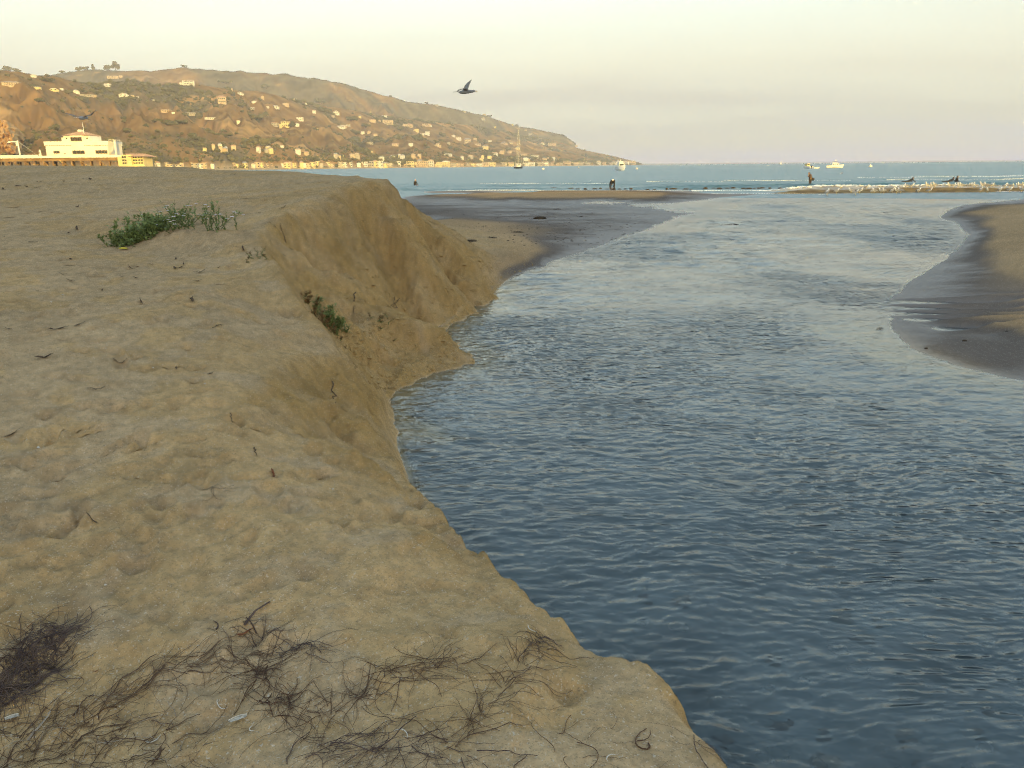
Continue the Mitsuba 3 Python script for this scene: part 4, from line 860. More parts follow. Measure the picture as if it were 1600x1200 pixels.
for i, (px, py) in enumerate(spots_g):
    y = 66.5 if py > 304 else 70.0 if py > 298.5 else 72.4
    p = at_dist(px, py, y)
    p[2] = max(float(ridge((p[0], p[1]))), -.005, gz(p[0], p[1]))
    sc_ = rng.uniform(1.02, 1.35)
    lab, grp = ('white gull standing in the shallows with its reflection, leftmost of the flock', None) if i == 0 else ('white gull standing in the shallows, second from the left and nearest', None) if i == 1 else ('white gull resting on top of the low golden sand ridge in the flock' if y > 72 else 'white gull standing in the shallows in front of the golden sand ridge', 'gulls of the flock at the water edge')
    k = Kit('gull', lab, 'bird', p, rng.uniform(-.9, .9) + (math.pi if rng.random() < .5 else 0), sc_, grp)
    body, wings, tips, legs, beak = gull_parts(rng.uniform(.05, .5))
    k.add('body', body, 'gull_white_bsdf', True)
    for w in wings: k.add('wing', w, 'gull_grey_bsdf', True)
    for w in tips: k.add('wing_tip', w, 'black_bsdf', True)
    for l in legs: k.add('leg', l, 'beak_bsdf')
    k.add('beak', beak, 'beak_bsdf')

def wing(root, wrist, tip, chord0, chord1, chord2, back):
    """a feathered wing: a thin closed aerofoil along root, wrist, tip; chords run along 'back'"""
    pts, ch = [root, (root + wrist) / 2 + np.array([0, 0, .015]), wrist, wrist * .5 + tip * .5 + np.array([0, 0, .01]), tip], [chord0, (chord0 + chord1) / 2, chord1, chord2, .015]
    v, f = [], []
    for p, c_ in zip(pts, ch):
        for q, th in ((0, 0), (.25, .014), (1, 0), (.3, -.006)): v.append(np.array(p) + back * c_ * q + np.array([0, 0, th]))
    for j in range(len(pts) - 1):
        for q in range(4):
            a, b = j * 4 + q, j * 4 + (q + 1) % 4
            f += [(a, b, b + 4), (a, b + 4, a + 4)]
    return trimesh.Trimesh(np.array(v), np.array(f), process=False)
def flying(key, label, px, py, y, yaw, left, right, scale):
    k = Kit(key, label, 'bird', at_dist(px, py, y), yaw, scale)
    back = np.array([-1.0, 0, -.06])
    k.add('body', cat([rot(ell((0, 0, 0), (.155, .044, .046)), -.1, (0, 1, 0)), tube([(.11, 0, .008), (.18, 0, .016)], [.034, .028], 8), ell((.195, 0, .018), (.036, .027, .026))]), 'gull_grey_bsdf', True)
    k.add('beak', tube([(.24, 0, .018), (.285, 0, .008)], [.013, .004], 6), 'beak_bsdf')
    k.add('tail', trimesh.Trimesh([(-.13, -.025, 0), (-.13, .025, 0), (-.28, .06, -.01), (-.28, -.06, -.01), (-.13, -.025, .012), (-.13, .025, .012), (-.28, .06, -.004), (-.28, -.06, -.004)], [(0, 1, 2), (0, 2, 3), (4, 6, 5), (4, 7, 6), (0, 4, 5), (0, 5, 1), (2, 6, 7), (2, 7, 3), (1, 5, 6), (1, 6, 2), (0, 3, 7), (0, 7, 4)], process=False), 'gull_white_bsdf')
    for w, s in ((left, 1), (right, -1)):
        root = np.array([.07, s * .04, .03]); wr, tp = np.array(w[0]), np.array(w[1])
        k.add('wing', wing(root, wr, tp, .115, .105, .065, back), 'gull_dark_bsdf', True)
flying('flying_gull', 'grey gull banking in the open sky with one wing raised', 727, 143.5, 19, .25, ((.12, .13, .15), (.20, .20, .28)), ((-.04, -.20, .05), (-.26, -.40, -.03)), 1.0)
flying('flying_gull', 'grey gull with wings spread in a V gliding above the pier building', 129, 184.5, 20, 1.45, ((.10, .22, .05), (.02, .47, .12)), ((.10, -.20, .07), (.02, -.42, .19)), .9)
flying('flying_bird', 'small dark bird skimming low over the sea below the motor yacht', 1315, 270.5, 66, .3, ((.08, .12, .06), (.02, .3, .12)), ((.08, -.12, .06), (.02, -.3, .12)), .55)

# ------------------------------------------------------------------ people
def figure(bones, edge_len=.03, taper=2):
    """one continuous body: hulls of joint spheres, joined, refined and smoothed; colours follow the nearest bone"""
    parts = []
    for a, ra, b, rb, _ in bones:
        sa = m3.Manifold.sphere(ra, 16).translate(tuple(map(float, a))); sb = m3.Manifold.sphere(rb, 16).translate(tuple(map(float, b)))
        parts.append(m3.Manifold.batch_hull([sa, sb]))
    m = m3.Manifold.batch_boolean(parts, m3.OpType.Add).refine_to_length(edge_len).to_mesh()
    tm = trimesh.Trimesh(m.vert_properties[:, :3], m.tri_verts); trimesh.smoothing.filter_taubin(tm, iterations=6)
    v = tm.vertices; best = np.full(len(v), 1e9); colr = np.zeros((len(v), 3))
    for a, ra, b, rb, cc in bones:
        a, b = np.array(a, float), np.array(b, float); ab = b - a
        t = np.clip((v - a) @ ab / max(ab @ ab, 1e-9), 0, 1); d = np.linalg.norm(v - a - t[:, None] * ab, axis=1) - (ra + (rb - ra) * t)
        mk = d < best; best = np.where(mk, d, best); colr[mk] = cc
    return tm, colr
def hand(wr, el, c, side):
    wr, el = np.array(wr, float), np.array(el, float); d = (wr - el) / np.linalg.norm(wr - el)
    s = np.cross(d, [0, 1, 0]); s /= np.linalg.norm(s) + 1e-9
    pm = wr + d * .08; out = [(wr, .028, pm, .036, c)]
    for j, l in zip((-1.5, -.5, .5, 1.5), (.062, .075, .07, .055)):
        k0 = pm + s * j * .019; k1 = k0 + d * l * .55 + np.array([0, side * .006, 0]); out += [(k0, .0095, k1, .009, c), (k1, .009, k1 + d * l * .5 - np.array([0, side * .012, 0]), .008, c)]
    t0 = wr + d * .03 - s * .03; out.append((t0, .011, t0 + d * .045 - s * .03, .009, c))
    return out
SKIN, WET, BRN, JEA = (.40, .24, .16), (.022, .020, .022), (.13, .085, .05), (.045, .032, .030)
def head(c, fwd, skin, r_=.095):
    c, fwd = np.array(c, float), np.array(fwd, float); fwd /= np.linalg.norm(fwd); up = np.array([0, 0, 1.0]); sd = np.cross(fwd, up); sd /= np.linalg.norm(sd); up = np.cross(sd, fwd)
    out = [(c + up * .03, r_, c - up * .05 + fwd * .02, r_ * .72, skin), (c + fwd * .085, .016, c + fwd * .105 - up * .02, .016, skin)]
    out += [(c + sd * s * .092, .02, c + sd * s * .094 - up * .025, .016, skin) for s in (-1, 1)]
    return out
def hair(c, fwd, r_=.105, cut=.25):
    m = trimesh.creation.icosphere(3, r_); f = np.array(fwd, float) / np.linalg.norm(fwd)
    keep = (m.vertices / r_) @ f < cut
    m.update_faces(keep[m.faces].all(1)); m.remove_unreferenced_vertices()
    m.vertices += np.array(c) + [0, 0, .03] - f * .008
    return m
# bending figure
c = on_plane(957, 297.2, 0.0); c[2] = max(0.0, gz(c[0], c[1]))
k = Kit('person', 'person in dark wetsuit with pale band at the back, bending down at the water', 'person', c, 0.0, 1.04)
hipL, hipR, chest, neck = (-.11, .02, .90), (.13, .02, .90), (.03, .42, .80), (.0, .58, .68)
bones = [((-.17, -.02, .07), .055, (-.17, .0, .48), .062, WET), ((-.17, .0, .48), .062, hipL, .10, WET), ((.18, .02, .07), .055, (.19, .05, .48), .062, WET), ((.19, .05, .48), .062, hipR, .10, WET),
         ((-.17, -.02, .05), .045, (-.19, .14, .035), .035, SKIN), ((.18, .02, .05), .045, (.20, .18, .035), .035, SKIN), (hipL, .12, hipR, .12, WET), ((.01, .04, .95), .14, (.02, .16, .96), .145, (.62, .60, .58)), ((.02, .16, .95), .15, chest, .16, WET),
         ((-.16, .44, .80), .08, (.2, .44, .80), .08, WET), (chest, .1, neck, .06, WET), ((-.19, .44, .78), .06, (-.25, .40, .52), .05, WET), ((-.25, .40, .52), .048, (-.24, .28, .30), .036, WET),
         ((.22, .44, .78), .06, (.20, .46, .50), .05, WET), ((.20, .46, .50), .048, (.10, .34, .30), .036, WET)]
bones += hand((-.24, .28, .30), (-.25, .40, .52), SKIN, 1) + hand((.10, .34, .30), (.20, .46, .50), SKIN, -1) + head((-.02, .66, .60), (-.1, .25, -1), SKIN)
fig, fc = figure(bones); k.add('body', fig, 'body_bsdf', True, color=fc); k.add('hair', hair((-.02, .66, .60), (-.1, .25, -1)), 'black_bsdf', True)
# standing figure
c = on_plane(1265, 292.2, 0.0)
k = Kit('person', 'person in a brown jacket and dark trousers standing barefoot in the shallows, head bowed', 'person', c, 0.0, 1.0)
bones = [((-.03, -.02, .07), .05, (-.05, .0, .45), .06, JEA), ((-.05, .0, .45), .06, (-.05, .02, .86), .10, JEA), ((.11, .08, .07), .05, (.10, .04, .45), .06, JEA), ((.10, .04, .45), .06, (.10, .04, .86), .10, JEA),
         ((-.03, -.02, .05), .042, (-.16, -.06, .03), .034, SKIN), ((.11, .08, .05), .042, (-.02, .04, .03), .034, SKIN), ((-.05, .03, .88), .12, (.10, .03, .88), .12, JEA), ((.03, .03, .92), .15, (-.04, .02, 1.25), .17, BRN),
         ((-.06, -.14, 1.30), .075, (-.06, .18, 1.30), .075, BRN), ((-.05, .02, 1.28), .12, (-.13, .0, 1.38), .06, BRN), ((-.06, -.17, 1.29), .065, (-.05, -.22, 1.02), .055, BRN), ((-.05, -.22, 1.02), .05, (-.22, -.12, 1.16), .038, BRN),
         ((-.06, .2, 1.29), .065, (-.02, .24, 1.02), .055, BRN), ((-.02, .24, 1.02), .05, (-.2, .12, 1.14), .038, BRN)]
bones += hand((-.22, -.12, 1.16), (-.05, -.22, 1.02), SKIN, 1) + hand((-.2, .12, 1.14), (-.02, .24, 1.02), SKIN, -1) + head((-.19, .0, 1.46), (-1, -.35, -.5), SKIN)
fig, fc = figure(bones); k.add('body', fig, 'body_bsdf', True, color=fc); k.add('hair', hair((-.19, 0, 1.46), (-1, -.35, -.5), .108), 'black_bsdf', True)
kb = Kit('shoulder_bag', 'dark bag hanging at the hip of the standing person', 'bag', c)
bg = trimesh.creation.icosphere(2, 1.0); bg.vertices = np.sign(bg.vertices) * np.abs(bg.vertices) ** .6 * [.17, .10, .15]; bg.apply_translation((.30, .02, .84))
kb.add('pouch', bg, 'black_bsdf', True); kb.add('strap', tube([(.24, -.02, .95), (.10, -.18, 1.16), (-.07, -.16, 1.39)], .014, 5), 'black_bsdf')
# surfers
def board(k, L=2.3):
    m = trimesh.creation.icosphere(3, 1.0); v = m.vertices; m.vertices = np.stack([v[:, 0] * L / 2, v[:, 1] * .27 * (1 - .25 * v[:, 0] ** 2), v[:, 2] * .035 + .10 * np.clip(v[:, 0], 0, 1) ** 3], 1)
    return k.add('deck', m, 'hull_white_bsdf', True)
def sea_z(x, y):
    i_ = int(np.argmin(abs(rs - math.hypot(x, y)))); j_ = int(np.argmin(abs(th_s - math.atan2(x, y))))
    return float(Zsea[i_, j_])
def surfer_sit(px, py, y, yaw, label, blabel):
    c = at_dist(px, py, y); c[2] = sea_z(c[0], c[1]) + .02
    kb = Kit('surfboard', blabel, 'surfboard', c, yaw); board(kb)
    k = Kit('surfer', label, 'person', c + [0, 0, .04], yaw)
    b = [((0, -.1, .12), .12, (0, .1, .12), .12, WET), ((0, 0, .14), .14, (.05, 0, .48), .16, WET), ((.05, -.17, .52), .07, (.05, .17, .52), .07, WET), ((.05, 0, .5), .1, (.09, 0, .62), .055, WET)]
    for s in (-1, 1): b += [((.02, s * .1, .10), .10, (.36, s * .26, .02), .07, WET), ((.36, s * .26, .02), .065, (.34, s * .30, -.38), .05, WET), ((.05, s * .19, .52), .06, (.12, s * .28, .28), .05, WET), ((.12, s * .28, .28), .048, (.3, s * .2, .14), .036, WET)] + hand((.3, s * .2, .14), (.12, s * .28, .28), SKIN, s)
    b += head((.12, 0, .73), (1, -.3, -.1), SKIN)
    f_, fc_ = figure(b); k.add('body', f_, 'body_bsdf', True, color=fc_); k.add('hair', hair((.12, 0, .73), (1, -.3, -.1)), 'rust_bsdf' if px < 800 else 'black_bsdf', True)
def surfer_lie(px, py, y, yaw, label, blabel):
    c = at_dist(px, py, y); c[2] = sea_z(c[0], c[1]) + .02
    kb = Kit('surfboard', blabel, 'surfboard', c, yaw); board(kb)
    k = Kit('surfer', label, 'person', c + [0, 0, .05], yaw)
    b = [((-.9, -.08, .09), .05, (-.45, -.08, .1), .065, WET), ((-.45, -.08, .1), .065, (0, -.09, .12), .1, WET), ((-.9, .08, .09), .05, (-.45, .08, .1), .065, WET), ((-.45, .08, .1), .065, (0, .09, .12), .1, WET), ((0, -.08, .13), .12, (0, .08, .13), .12, WET),
         ((0, 0, .14), .13, (.42, 0, .30), .15, WET), ((.45, -.16, .34), .07, (.45, .16, .34), .07, WET), ((.44, 0, .34), .09, (.54, 0, .44), .055, WET)]
    for s in (-1, 1): b += [((.46, s * .18, .33), .06, (.55, s * .32, .16), .05, WET), ((.55, s * .32, .16), .048, (.78, s * .33, .02), .036, WET)] + hand((.78, s * .33, .02), (.55, s * .32, .16), SKIN, s)
    b += head((.6, 0, .53), (1, 0, .1), SKIN)
    f_, fc_ = figure(b); k.add('body', f_, 'body_bsdf', True, color=fc_); k.add('hair', hair((.6, 0, .53), (1, 0, .1)), 'black_bsdf', True)
surfer_sit(648.5, 288, 112, -.7, 'lone surfer sitting on a board in the sea just past the cliff edge', 'pale surfboard under the lone surfer at the left')
surfer_lie(1420, 281.5, 104, .2, 'surfer in black lying on a board and looking up, left of the two others', 'surfboard under the lying surfer farthest left of the three')
surfer_lie(1483, 281.0, 103, .15, 'surfer in black lying flat on a board beside the sitting surfer', 'surfboard under the lying surfer next to the sitting one')
surfer_sit(1494, 282.5, 100, -.15, 'surfer sitting upright on a pale board at the right', 'pale surfboard with its nose to the right under the sitting surfer')

# ------------------------------------------------------------------ plants on the bank
def leaf_cloud(starts, dirs, n, lo, hi, r_):
    """small fleshy lobed leaves along stems, each a bent blade with two side lobes"""
    V_, F_ = [], []
    for _ in range(n):
        i_ = int(r_.integers(len(starts))); p = starts[i_]; d = dirs[i_] + r_.normal(0, .7, 3); d[2] = abs(d[2]) * .8 + .05; d /= np.linalg.norm(d)
        s = np.cross(d, [0, 0, 1.0]) + 1e-6; s /= np.linalg.norm(s); L = r_.uniform(lo, hi); w = L * .13; up = np.cross(s, d) * L * .15
        b = len(V_)
        V_ += [p, p + d * L * .35 + s * w + up * .4, p + d * L * .35 - s * w + up * .4, p + d * L + up * -.3, p + d * L * .62 + s * w * 2.6 + up, p + d * L * .62 - s * w * 2.6 + up, p + d * L * .55 + up * .7]
        F_ += [(b, b + 1, b + 6), (b, b + 6, b + 2), (b + 1, b + 3, b + 6), (b + 6, b + 3, b + 2), (b + 1, b + 4, b + 6), (b + 2, b + 6, b + 5)]
    return trimesh.Trimesh(np.array(V_), np.array(F_), process=False)
def plant(key, label, pts, n_stem, hlo, hhi, nleaf, llo, lhi, flowers, seed, leafb='leaf_bsdf', spread=.55):
    r_ = np.random.default_rng(seed); key = fresh(key); tag(key, label, 'plant')
    stems, at_, dr_, ends = [], [], [], []
    for j in range(n_stem):
        q = pts[int(r_.integers(len(pts)))] + np.array([r_.normal(0, .07), r_.normal(0, .07), 0]); q[2] = gz(q[0], q[1]) - .01
        h = r_.uniform(hlo, hhi); d = np.array([r_.normal(0, spread), r_.normal(0, spread), 1.0]); d /= np.linalg.norm(d)
        pth = [q + d * h * t + np.array([r_.normal(0, .012), r_.normal(0, .012), -.10 * h * t * t]) for t in np.linspace(0, 1, 6)]
        stems.append(tube(pth, np.linspace(.006, .002, 6), 4)); ends.append(pth[-1])
        for a, b in zip(pth[:-1], pth[1:]):
            for t in (.0, .5): at_.append(a + (b - a) * t); dr_.append(d)
        for t in (2, 3, 4):
            bd = d + r_.normal(0, .6, 3); bd[2] = abs(bd[2]); bd /= np.linalg.norm(bd); e_ = pth[t] + bd * h * .35
            stems.append(tube([pth[t], pth[t] * .5 + e_ * .5, e_], [.003, .002, .0015], 4)); at_ += [pth[t] * .5 + e_ * .5, e_]; dr_ += [bd, bd]
            if r_.random() < .3: ends.append(e_)
    put(f'{key}__stem', cat(stems), 'stem_bsdf'); labels[f'{key}__stem'] = {'kind': 'stuff'}
    put(f'{key}__leaf', leaf_cloud(at_, dr_, nleaf, llo, lhi, r_), leafb); labels[f'{key}__leaf'] = {'kind': 'stuff'}
    r_.shuffle(ends)
    for e_ in ends[:flowers]:
        pet = []
        for a in range(4):
            o = np.array([math.cos(a * math.pi / 2), math.sin(a * math.pi / 2), .35]) * .014
            m = ell((0, 0, 0), (.014, .010, .004), 1); rot(m, a * math.pi / 2, (0, 0, 1)); m.apply_translation(np.array(e_) + o); pet.append(m)
        put(f'{key}__flower', cat(pet), 'petal_bsdf')
    return key
hp = lambda px, py: hit(px, py, 5)
base1 = [hp(px, py) for px, py in [(180, 386), (195, 383), (210, 380), (225, 374), (240, 366), (252, 360), (200, 372), (218, 366), (236, 358)]]
plant('beach_plant', 'dense low green plant with fleshy leaves, left half of the clump on the sand mound', base1, 100, .10, .28, 2500, .045, .09, 6, 201)
base2 = [hp(px, py) for px, py in [(258, 359), (270, 358), (282, 357), (296, 358), (310, 359), (325, 360), (338, 360), (348, 361), (275, 352), (300, 352)]]
plant('beach_plant', 'looser flowering plant with upright stems and small pale flowers, right half of the clump', base2, 44, .15, .46, 900, .035, .075, 40, 202, spread=.4)
plant('beach_plant', 'small green plant hanging on the scarp face beside dead brown growth', [hp(px, py) for px, py in [(510, 500), (516, 508), (522, 516), (526, 524), (520, 504)]], 34, .08, .22, 900, .03, .06, 0, 203)
plant('dry_plant', 'dead brown plant on the scarp left of the small green one', [hp(px, py) for px, py in [(488, 487), (494, 492), (500, 500), (506, 508), (512, 516)]], 26, .06, .16, 500, .03, .06, 0, 204, 'dry_leaf_bsdf')
plant('dry_plant', 'brown dead tuft with trailing roots at the lip of the bank', [hp(px, py) for px, py in [(392, 404), (398, 402), (404, 406), (400, 398)]], 10, .04, .12, 90, .02, .045, 0, 205, 'dry_leaf_bsdf')
plant('dry_plant', 'brown tuft of dead roots hanging low on the slumped sand', [hp(px, py) for px, py in [(594, 500), (598, 506), (601, 512)]], 10, .04, .11, 70, .03, .06, 0, 206, 'dry_leaf_bsdf')
put('yellow_leaf', clump(hp(193, 391) + [0, 0, .02], .06, .02, 5), 'yellow_leaf_bsdf', True); tag('yellow_leaf', 'yellow leaf at the foot of the dense green plant', 'leaf')

# ------------------------------------------------------------------ drift: scraps, sticks, dried weed
def scrap(px, py, L, seed, b='kelp_bsdf'):
    r_ = np.random.default_rng(seed); c = hit(px, py, 1.2); a = r_.uniform(0, math.pi); n_ = 9; L = L * (1 + .9 * abs(math.sin(a)))
    t = np.linspace(-.5, .5, n_); bend = r_.uniform(-.5, .5)
    x = c[0] + L * t * math.cos(a) - L * bend * t ** 2 * math.sin(a); y = c[1] + L * t * math.sin(a) + L * bend * t ** 2 * math.cos(a)
    z = ground(x, y) + .006 + .30 * L * np.abs(t) * r_.uniform(.1, 1) + L * .05 * r_.uniform(0, 1, n_)
    w = L * r_.uniform(.05, .10) * (1 - (2 * t) ** 2 * .8) * r_.uniform(.4, 1.5, n_)
    m = tube(np.stack([x, y, z], 1), w, 6); zc = np.interp(m.vertices[:, 0], np.sort(x), z[np.argsort(x)]); m.vertices[:, 2] = zc + (m.vertices[:, 2] - zc) * .35
    return m
drift = [(5, 296), (28, 291), (42, 293), (62, 285), (83, 286), (100, 284), (118, 282), (130, 280), (141, 281), (58, 294), (122, 324), (137, 319), (107, 365), (120, 359), (7, 371), (110, 405), (125, 417), (98, 430), (110, 440), (237, 414), (190, 433), (274, 420), (282, 419), (312, 427), (310, 440), (342, 419),
         (368, 387), (380, 391), (420, 348), (242, 268), (315, 269), (365, 273), (52, 379), (14, 515), (125, 508), (92, 515), (430, 355), (390, 335), (405, 333), (442, 326), (212, 435), (275, 405), (287, 413), (203, 418), (220, 470), (160, 455), (340, 510), (70, 560), (190, 570), (330, 585), (145, 815), (275, 575), (445, 400), (455, 390), (300, 470), (60, 455), (150, 610), (20, 680)]
for i, (px, py) in enumerate(drift):
    L = rng.uniform(.035, .10) * (1.8 if py < 300 else 1.0)
    kk = put('drift_scrap', scrap(px, py, L, 300 + i), 'stick_bsdf', 40)
    tag(kk, 'dark scrap of dried kelp ' + ('near the far crest of the sand' if py < 300 else 'left of the green plant' if px < 160 and py < 400 else 'near the lip of the bank' if px > 360 and py < 420 else 'on the sand just below the green plant' if py < 450 else 'on the open trampled sand below the plants'), 'kelp', 'kelp scraps strewn over the trampled sand')
for px, py, L, b, lab in [(428, 745, .05, 'leaf_red_bsdf', 'red-brown curled leaf lying alone on the middle of the sand'), (382, 993, .035, 'leaf_red_bsdf', 'rust-red leaf caught in the weed band'), (392, 988, .026, 'leaf_red_bsdf', 'smaller rust-red leaf scrap beside the first in the weed band'), (150, 1052, .025, 'leaf_red_bsdf', 'small red-brown scrap left of the weed band'),
                          (48, 980, .025, 'leaf_red_bsdf', 'orange-brown scrap on top of the dark weed heap')]:
    kk = put('dried_leaf', scrap(px, py, L, int(px), b), b, 40); tag(kk, lab, 'leaf')
def stick(px0, py0, px1, py1, r_, lab, key='stick', b='stick_bsdf', lift=.01):
    a, b2 = hit(px0, py0, 1.2), hit(px1, py1, 1.2); t = np.linspace(0, 1, 7)[:, None]
    p = a + (b2 - a) * t; rr_ = np.random.default_rng(int(px0)); p[1:-1] += rr_.normal(0, .08 * np.linalg.norm(b2 - a), (5, 3)) * .4
    p[:, 2] = np.maximum(p[:, 2], ground(p[:, 0], p[:, 1])) + lift
    kk = put(key, tube(p, np.linspace(r_, r_ * .5, 7) * .55, 6), b); tag(kk, lab, 'stick')
stick(519, 598, 525, 632, .011, 'thin dark stick lying down the slope of the near bank')
stick(556, 458, 552, 490, .013, 'dark twig on the face of the scarp')
stick(617, 466, 622, 492, .010, 'short twig low on the scarp face right of the dark twig')
stick(447, 380, 438, 352, .010, 'short twig near the lip of the bank')
stick(360, 648, 364, 662, .006, 'tiny twig upright on the middle of the sand')
stick(398, 702, 402, 716, .006, 'small dark twig beside the broken edge of the near bank')

def tangle(label, path, width, n, b, seed, llo=.06, lhi=.28, r0=.00085, along=.55, pile=.03, key='seaweed_tangle', curl=5.0, cat_='seaweed'):
    r_ = np.random.default_rng(seed); q = np.array([hit(px, py, .9) for px, py in path]); ms_ = []
    seg = np.linalg.norm(np.diff(q, axis=0), axis=1); cum = np.concatenate([[0], np.cumsum(seg)])
    for _ in range(n):
        s = r_.uniform(0, cum[-1]) if len(q) > 1 else 0
        j = min(int(np.searchsorted(cum, s, side='right')) - 1, len(q) - 2) if len(q) > 1 else 0
        if len(q) > 1:
            t = (s - cum[j]) / seg[j]; c0 = q[j] + (q[j + 1] - q[j]) * t; ang = math.atan2(*(q[j + 1] - q[j])[[1, 0]])
        else: c0, ang = q[0], 0.0
        c0 = c0[:2] + r_.normal(0, width, 2)
        a = ang + (r_.normal(0, .6) if r_.random() < along else r_.uniform(0, 6.28)); L = r_.uniform(llo, lhi); n_ = 12; k1 = r_.normal(0, curl); k2 = r_.normal(0, curl * 4)
        xy = [c0]; 
        for i_ in range(n_ - 1):
            a += (k1 + k2 * (i_ / n_ - .5)) * L / n_ + r_.normal(0, .13); xy.append(xy[-1] + np.array([math.cos(a), math.sin(a)]) * L / n_)
        xy = np.array(xy); g = ground(xy[:, 0], xy[:, 1]); hh = abs(r_.normal(0, pile * .10)); 
        z = g + .002 + hh * np.sin(np.linspace(.2, 2.9, n_)) + np.abs(np.cumsum(r_.normal(0, .0012, n_)))
        ms_.append(tube(np.column_stack([xy, z]), np.linspace(1, .6, n_) * r0 * math.exp(r_.normal(0, .45)), 3))
    kk = put(key, cat(ms_), b); tag(kk, label, cat_, kind='stuff' if 'pale dry stems' in label else None)
tangle('thick dark purple-brown heap of dried seaweed at the lower left edge', [(-40, 1120), (10, 1075), (55, 1020), (88, 992)], .034, 420, 'dark_weed_bsdf', 401, .06, .24, .0009, pile=.05)
tangle('long brown band of tangled dried seaweed crossing the lower left', [(110, 1150), (220, 1065), (300, 1040), (370, 1030), (420, 1045)], .040, 180, 'weed_bsdf', 402, .04, .2)
tangle('reddish-brown knot of dried seaweed at the right end of the long band', [(400, 1045), (425, 1075), (440, 1105), (470, 1115)], .026, 100, 'red_weed_bsdf', 403, .05, .2)
tangle('sparse mixed weed and stems strewn over the bottom left corner', [(-20, 1180), (90, 1140), (190, 1150), (280, 1190)], .080, 220, 'weed_bsdf', 404, .05, .22)
tangle('pale dry stems and grass among the weed at the bottom left', [(-10, 1170), (80, 1130), (180, 1160), (260, 1120)], .07, 40, 'pale_weed_bsdf', 405, .05, .14, .0007)
tangle('wispy weed below the rust-red leaf', [(345, 975), (385, 985), (430, 990), (470, 1010), (500, 1030)], .026, 80, 'dark_weed_bsdf', 406, .05, .18)
tangle('brown weed band rising to the right in the bottom middle', [(450, 1115), (530, 1105), (590, 1075), (650, 1050), (715, 1033)], .022, 120, 'weed_bsdf', 407, .06, .24)
tangle('weed tangle along the bottom edge in the middle', [(470, 1195), (560, 1170), (620, 1150), (690, 1190)], .045, 120, 'dark_weed_bsdf', 408, .05, .22)
tangle('fine spray of weed reaching up to the bank edge at right', [(700, 1170), (740, 1130), (770, 1095), (810, 1050), (838, 1010)], .020, 75, 'weed_bsdf', 409, .07, .26)
tangle('small dark knotted weed clump with a stub nearest the bank edge', [(822, 1025), (838, 1008), (850, 996)], .010, 40, 'dark_weed_bsdf', 410, .03, .12)
tangle('few lone curled strands on the clean sand at lower right', [(870, 1180), (950, 1150), (990, 1180)], .05, 16, 'weed_bsdf', 411, .08, .2, curl=12)
tangle('looped strand near the bank edge at the bottom right', [(1075, 1150), (1100, 1165)], .02, 7, 'dark_weed_bsdf', 412, .10, .2, curl=16)
tangle('small pair of fine strands looped on the open sand in the middle', [(325, 762), (330, 770)], .02, 5, 'weed_bsdf', 413, .15, .3, curl=10)
for px, py, lab, key, b, L in [(372, 1127, 'ragged white feather in the weed at lower left', 'feather', 'feather_bsdf', .055), (20, 1125, 'white feather scrap at the lower left edge', 'feather', 'feather_bsdf', .04)]:
    c = hit(px, py, .9); u = np.linspace(-1, 1, 13); va = []
    for t in u:
        for w in (-1, 0, 1): va.append((t * L * .5, w * L * .17 * (1 - t * t) ** .6 * rng.uniform(.7, 1.2) - .1 * L * t * t, .012 + .006 * (1 - abs(w)) + .05 * L * t))
    m = trimesh.Trimesh(np.array(va), grid_faces(13, 3), process=False); rot(m, .4, (0, 0, 1)); m.apply_translation(c)
    k = fresh(key); tag(k, lab, 'feather'); put(f'{k}__vane', m, b); put(f'{k}__quill', tube(np.array([va[i_ * 3 + 1] for i_ in range(13)]) @ trimesh.transformations.rotation_matrix(.4, (0, 0, 1))[:3, :3].T + c + [0, 0, .001], .0016, 4), 'shell_bsdf')
for px, py, L, lab in [(352, 1093, .05, 'curved white shell sliver in the middle of the weed band'), (402, 1138, .045, 'curved white sliver right of the feather'), (836, 985, .05, 'thin white curved sliver near the bank edge'), (240, 1152, .05, 'pale curved sliver in the bottom left weed'), (620, 1155, .06, 'pale bent sliver in the bottom middle weed'), (961, 1190, .045, 'short white sliver at the bottom right of the sand')]:
    c = hit(px, py, .9); t = np.linspace(-1.1, 1.1, 9); aa = rng.uniform(0, 6.28)
    xy = np.stack([np.cos(t + aa), np.sin(t + aa)], 1) * L * .5 + c[:2]
    kk = put('shell_sliver', tube(np.column_stack([xy, ground(xy[:, 0], xy[:, 1]) + .006]), .0017 * (1 - (t / 1.2) ** 2 * .8), 5), 'shell_bsdf'); tag(kk, lab, 'shell')
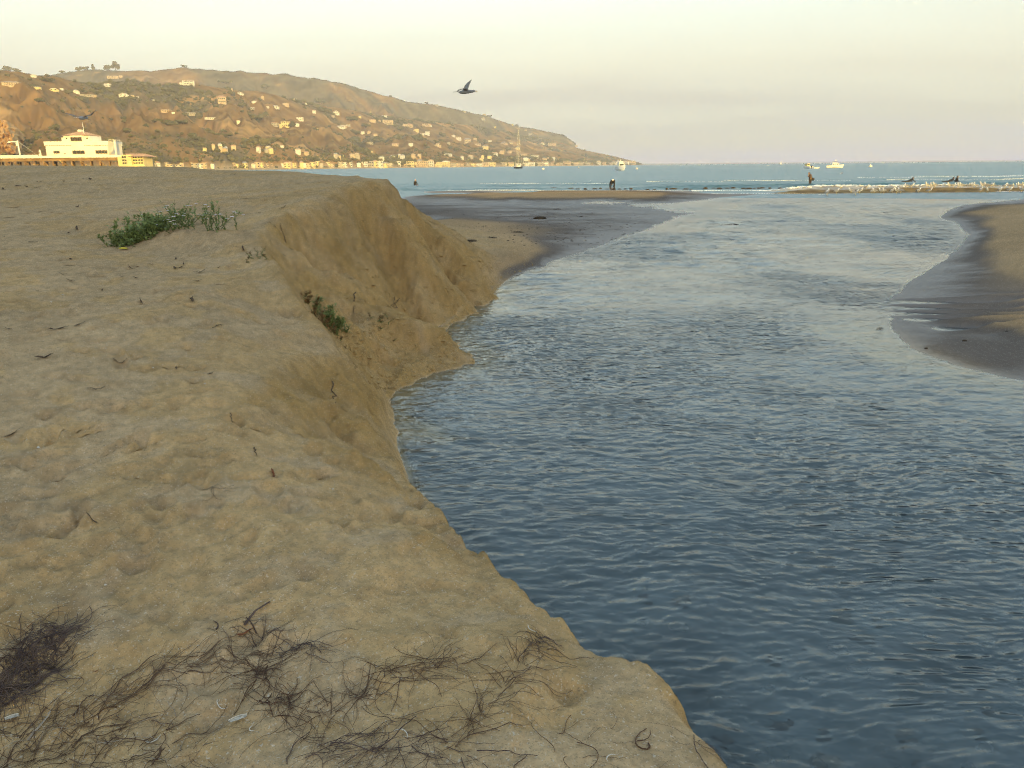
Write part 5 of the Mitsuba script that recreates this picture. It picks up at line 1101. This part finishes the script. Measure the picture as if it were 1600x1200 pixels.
for px, py in [(98, 461), (80, 472), (165, 545), (165, 915), (240, 575), (320, 600), (520, 765), (578, 772), (60, 700)]:
    kk = put('shell_bit', blob(hit(px, py, 1.2) + [0, 0, .004], rng.uniform(.003, .006) * (1 if py > 700 else 1.8), .004, int(px), 1), 'shell_bsdf'); tag(kk, 'tiny white shell fragment on the trampled sand', 'shell', 'tiny shell fragments on the sand')
# crumbs of broken sand on and below the scarp
cl = []
for _ in range(4200):
    px, py = rng.uniform(540, 860), rng.uniform(330, 610)
    c = hit(px, py, 4)
    if c[2] < .02 or c[1] < 7.6: continue
    i_, j_ = np.searchsorted(rr, math.hypot(c[0], c[1])), np.searchsorted(th_f, math.atan2(c[0], c[1]))
    if slope[min(i_, len(rr) - 1), min(j_, len(th_f) - 1)] < .3 or rng.random() > .35 + .6 * (c[2] < .6): continue
    cl.append(blob(c, math.exp(rng.normal(-4.35, .5)), math.exp(rng.normal(-4.4, .5)), int(rng.integers(1e6)), 0))
mottled('clod_bsdf', (.38, .265, .12), (.31, .215, .10), 6)
put('sand_crumbs', cat(cl), 'clod_bsdf'); tag('sand_crumbs', 'loose crumbs of broken sand on the foot of the scarp', 'sand', kind='stuff')
# stones on the stream bed
st = []
for _ in range(26):
    c = on_plane(rng.uniform(950, 1600), 820 + 440 * rng.random() ** .7, -.45)
    g_ = gz(c[0], c[1])
    if g_ > -.2: continue
    st.append(blob((c[0], c[1], g_), rng.uniform(.02, .07), rng.uniform(.01, .03), int(rng.integers(1e6)), 1))
mottled('stone_bsdf', (.14, .145, .14), (.18, .185, .17), 5)
put('stream_stones', cat(st), 'stone_bsdf', True); tag('stream_stones', 'dark stones and weed on the bed of the near stream', 'stones', kind='stuff')
# ------------------------------------------------------------------ haze
scene['haze'] = {'type': 'cube', 'to_world': T().translate([0, 2900, 395]).scale([7000, 4100, 405]), 'bsdf': {'type': 'null'}, 'interior': {'type': 'ref', 'id': 'haze_air'}}
tag('haze', 'thin warm evening haze over the bay', kind='stuff')
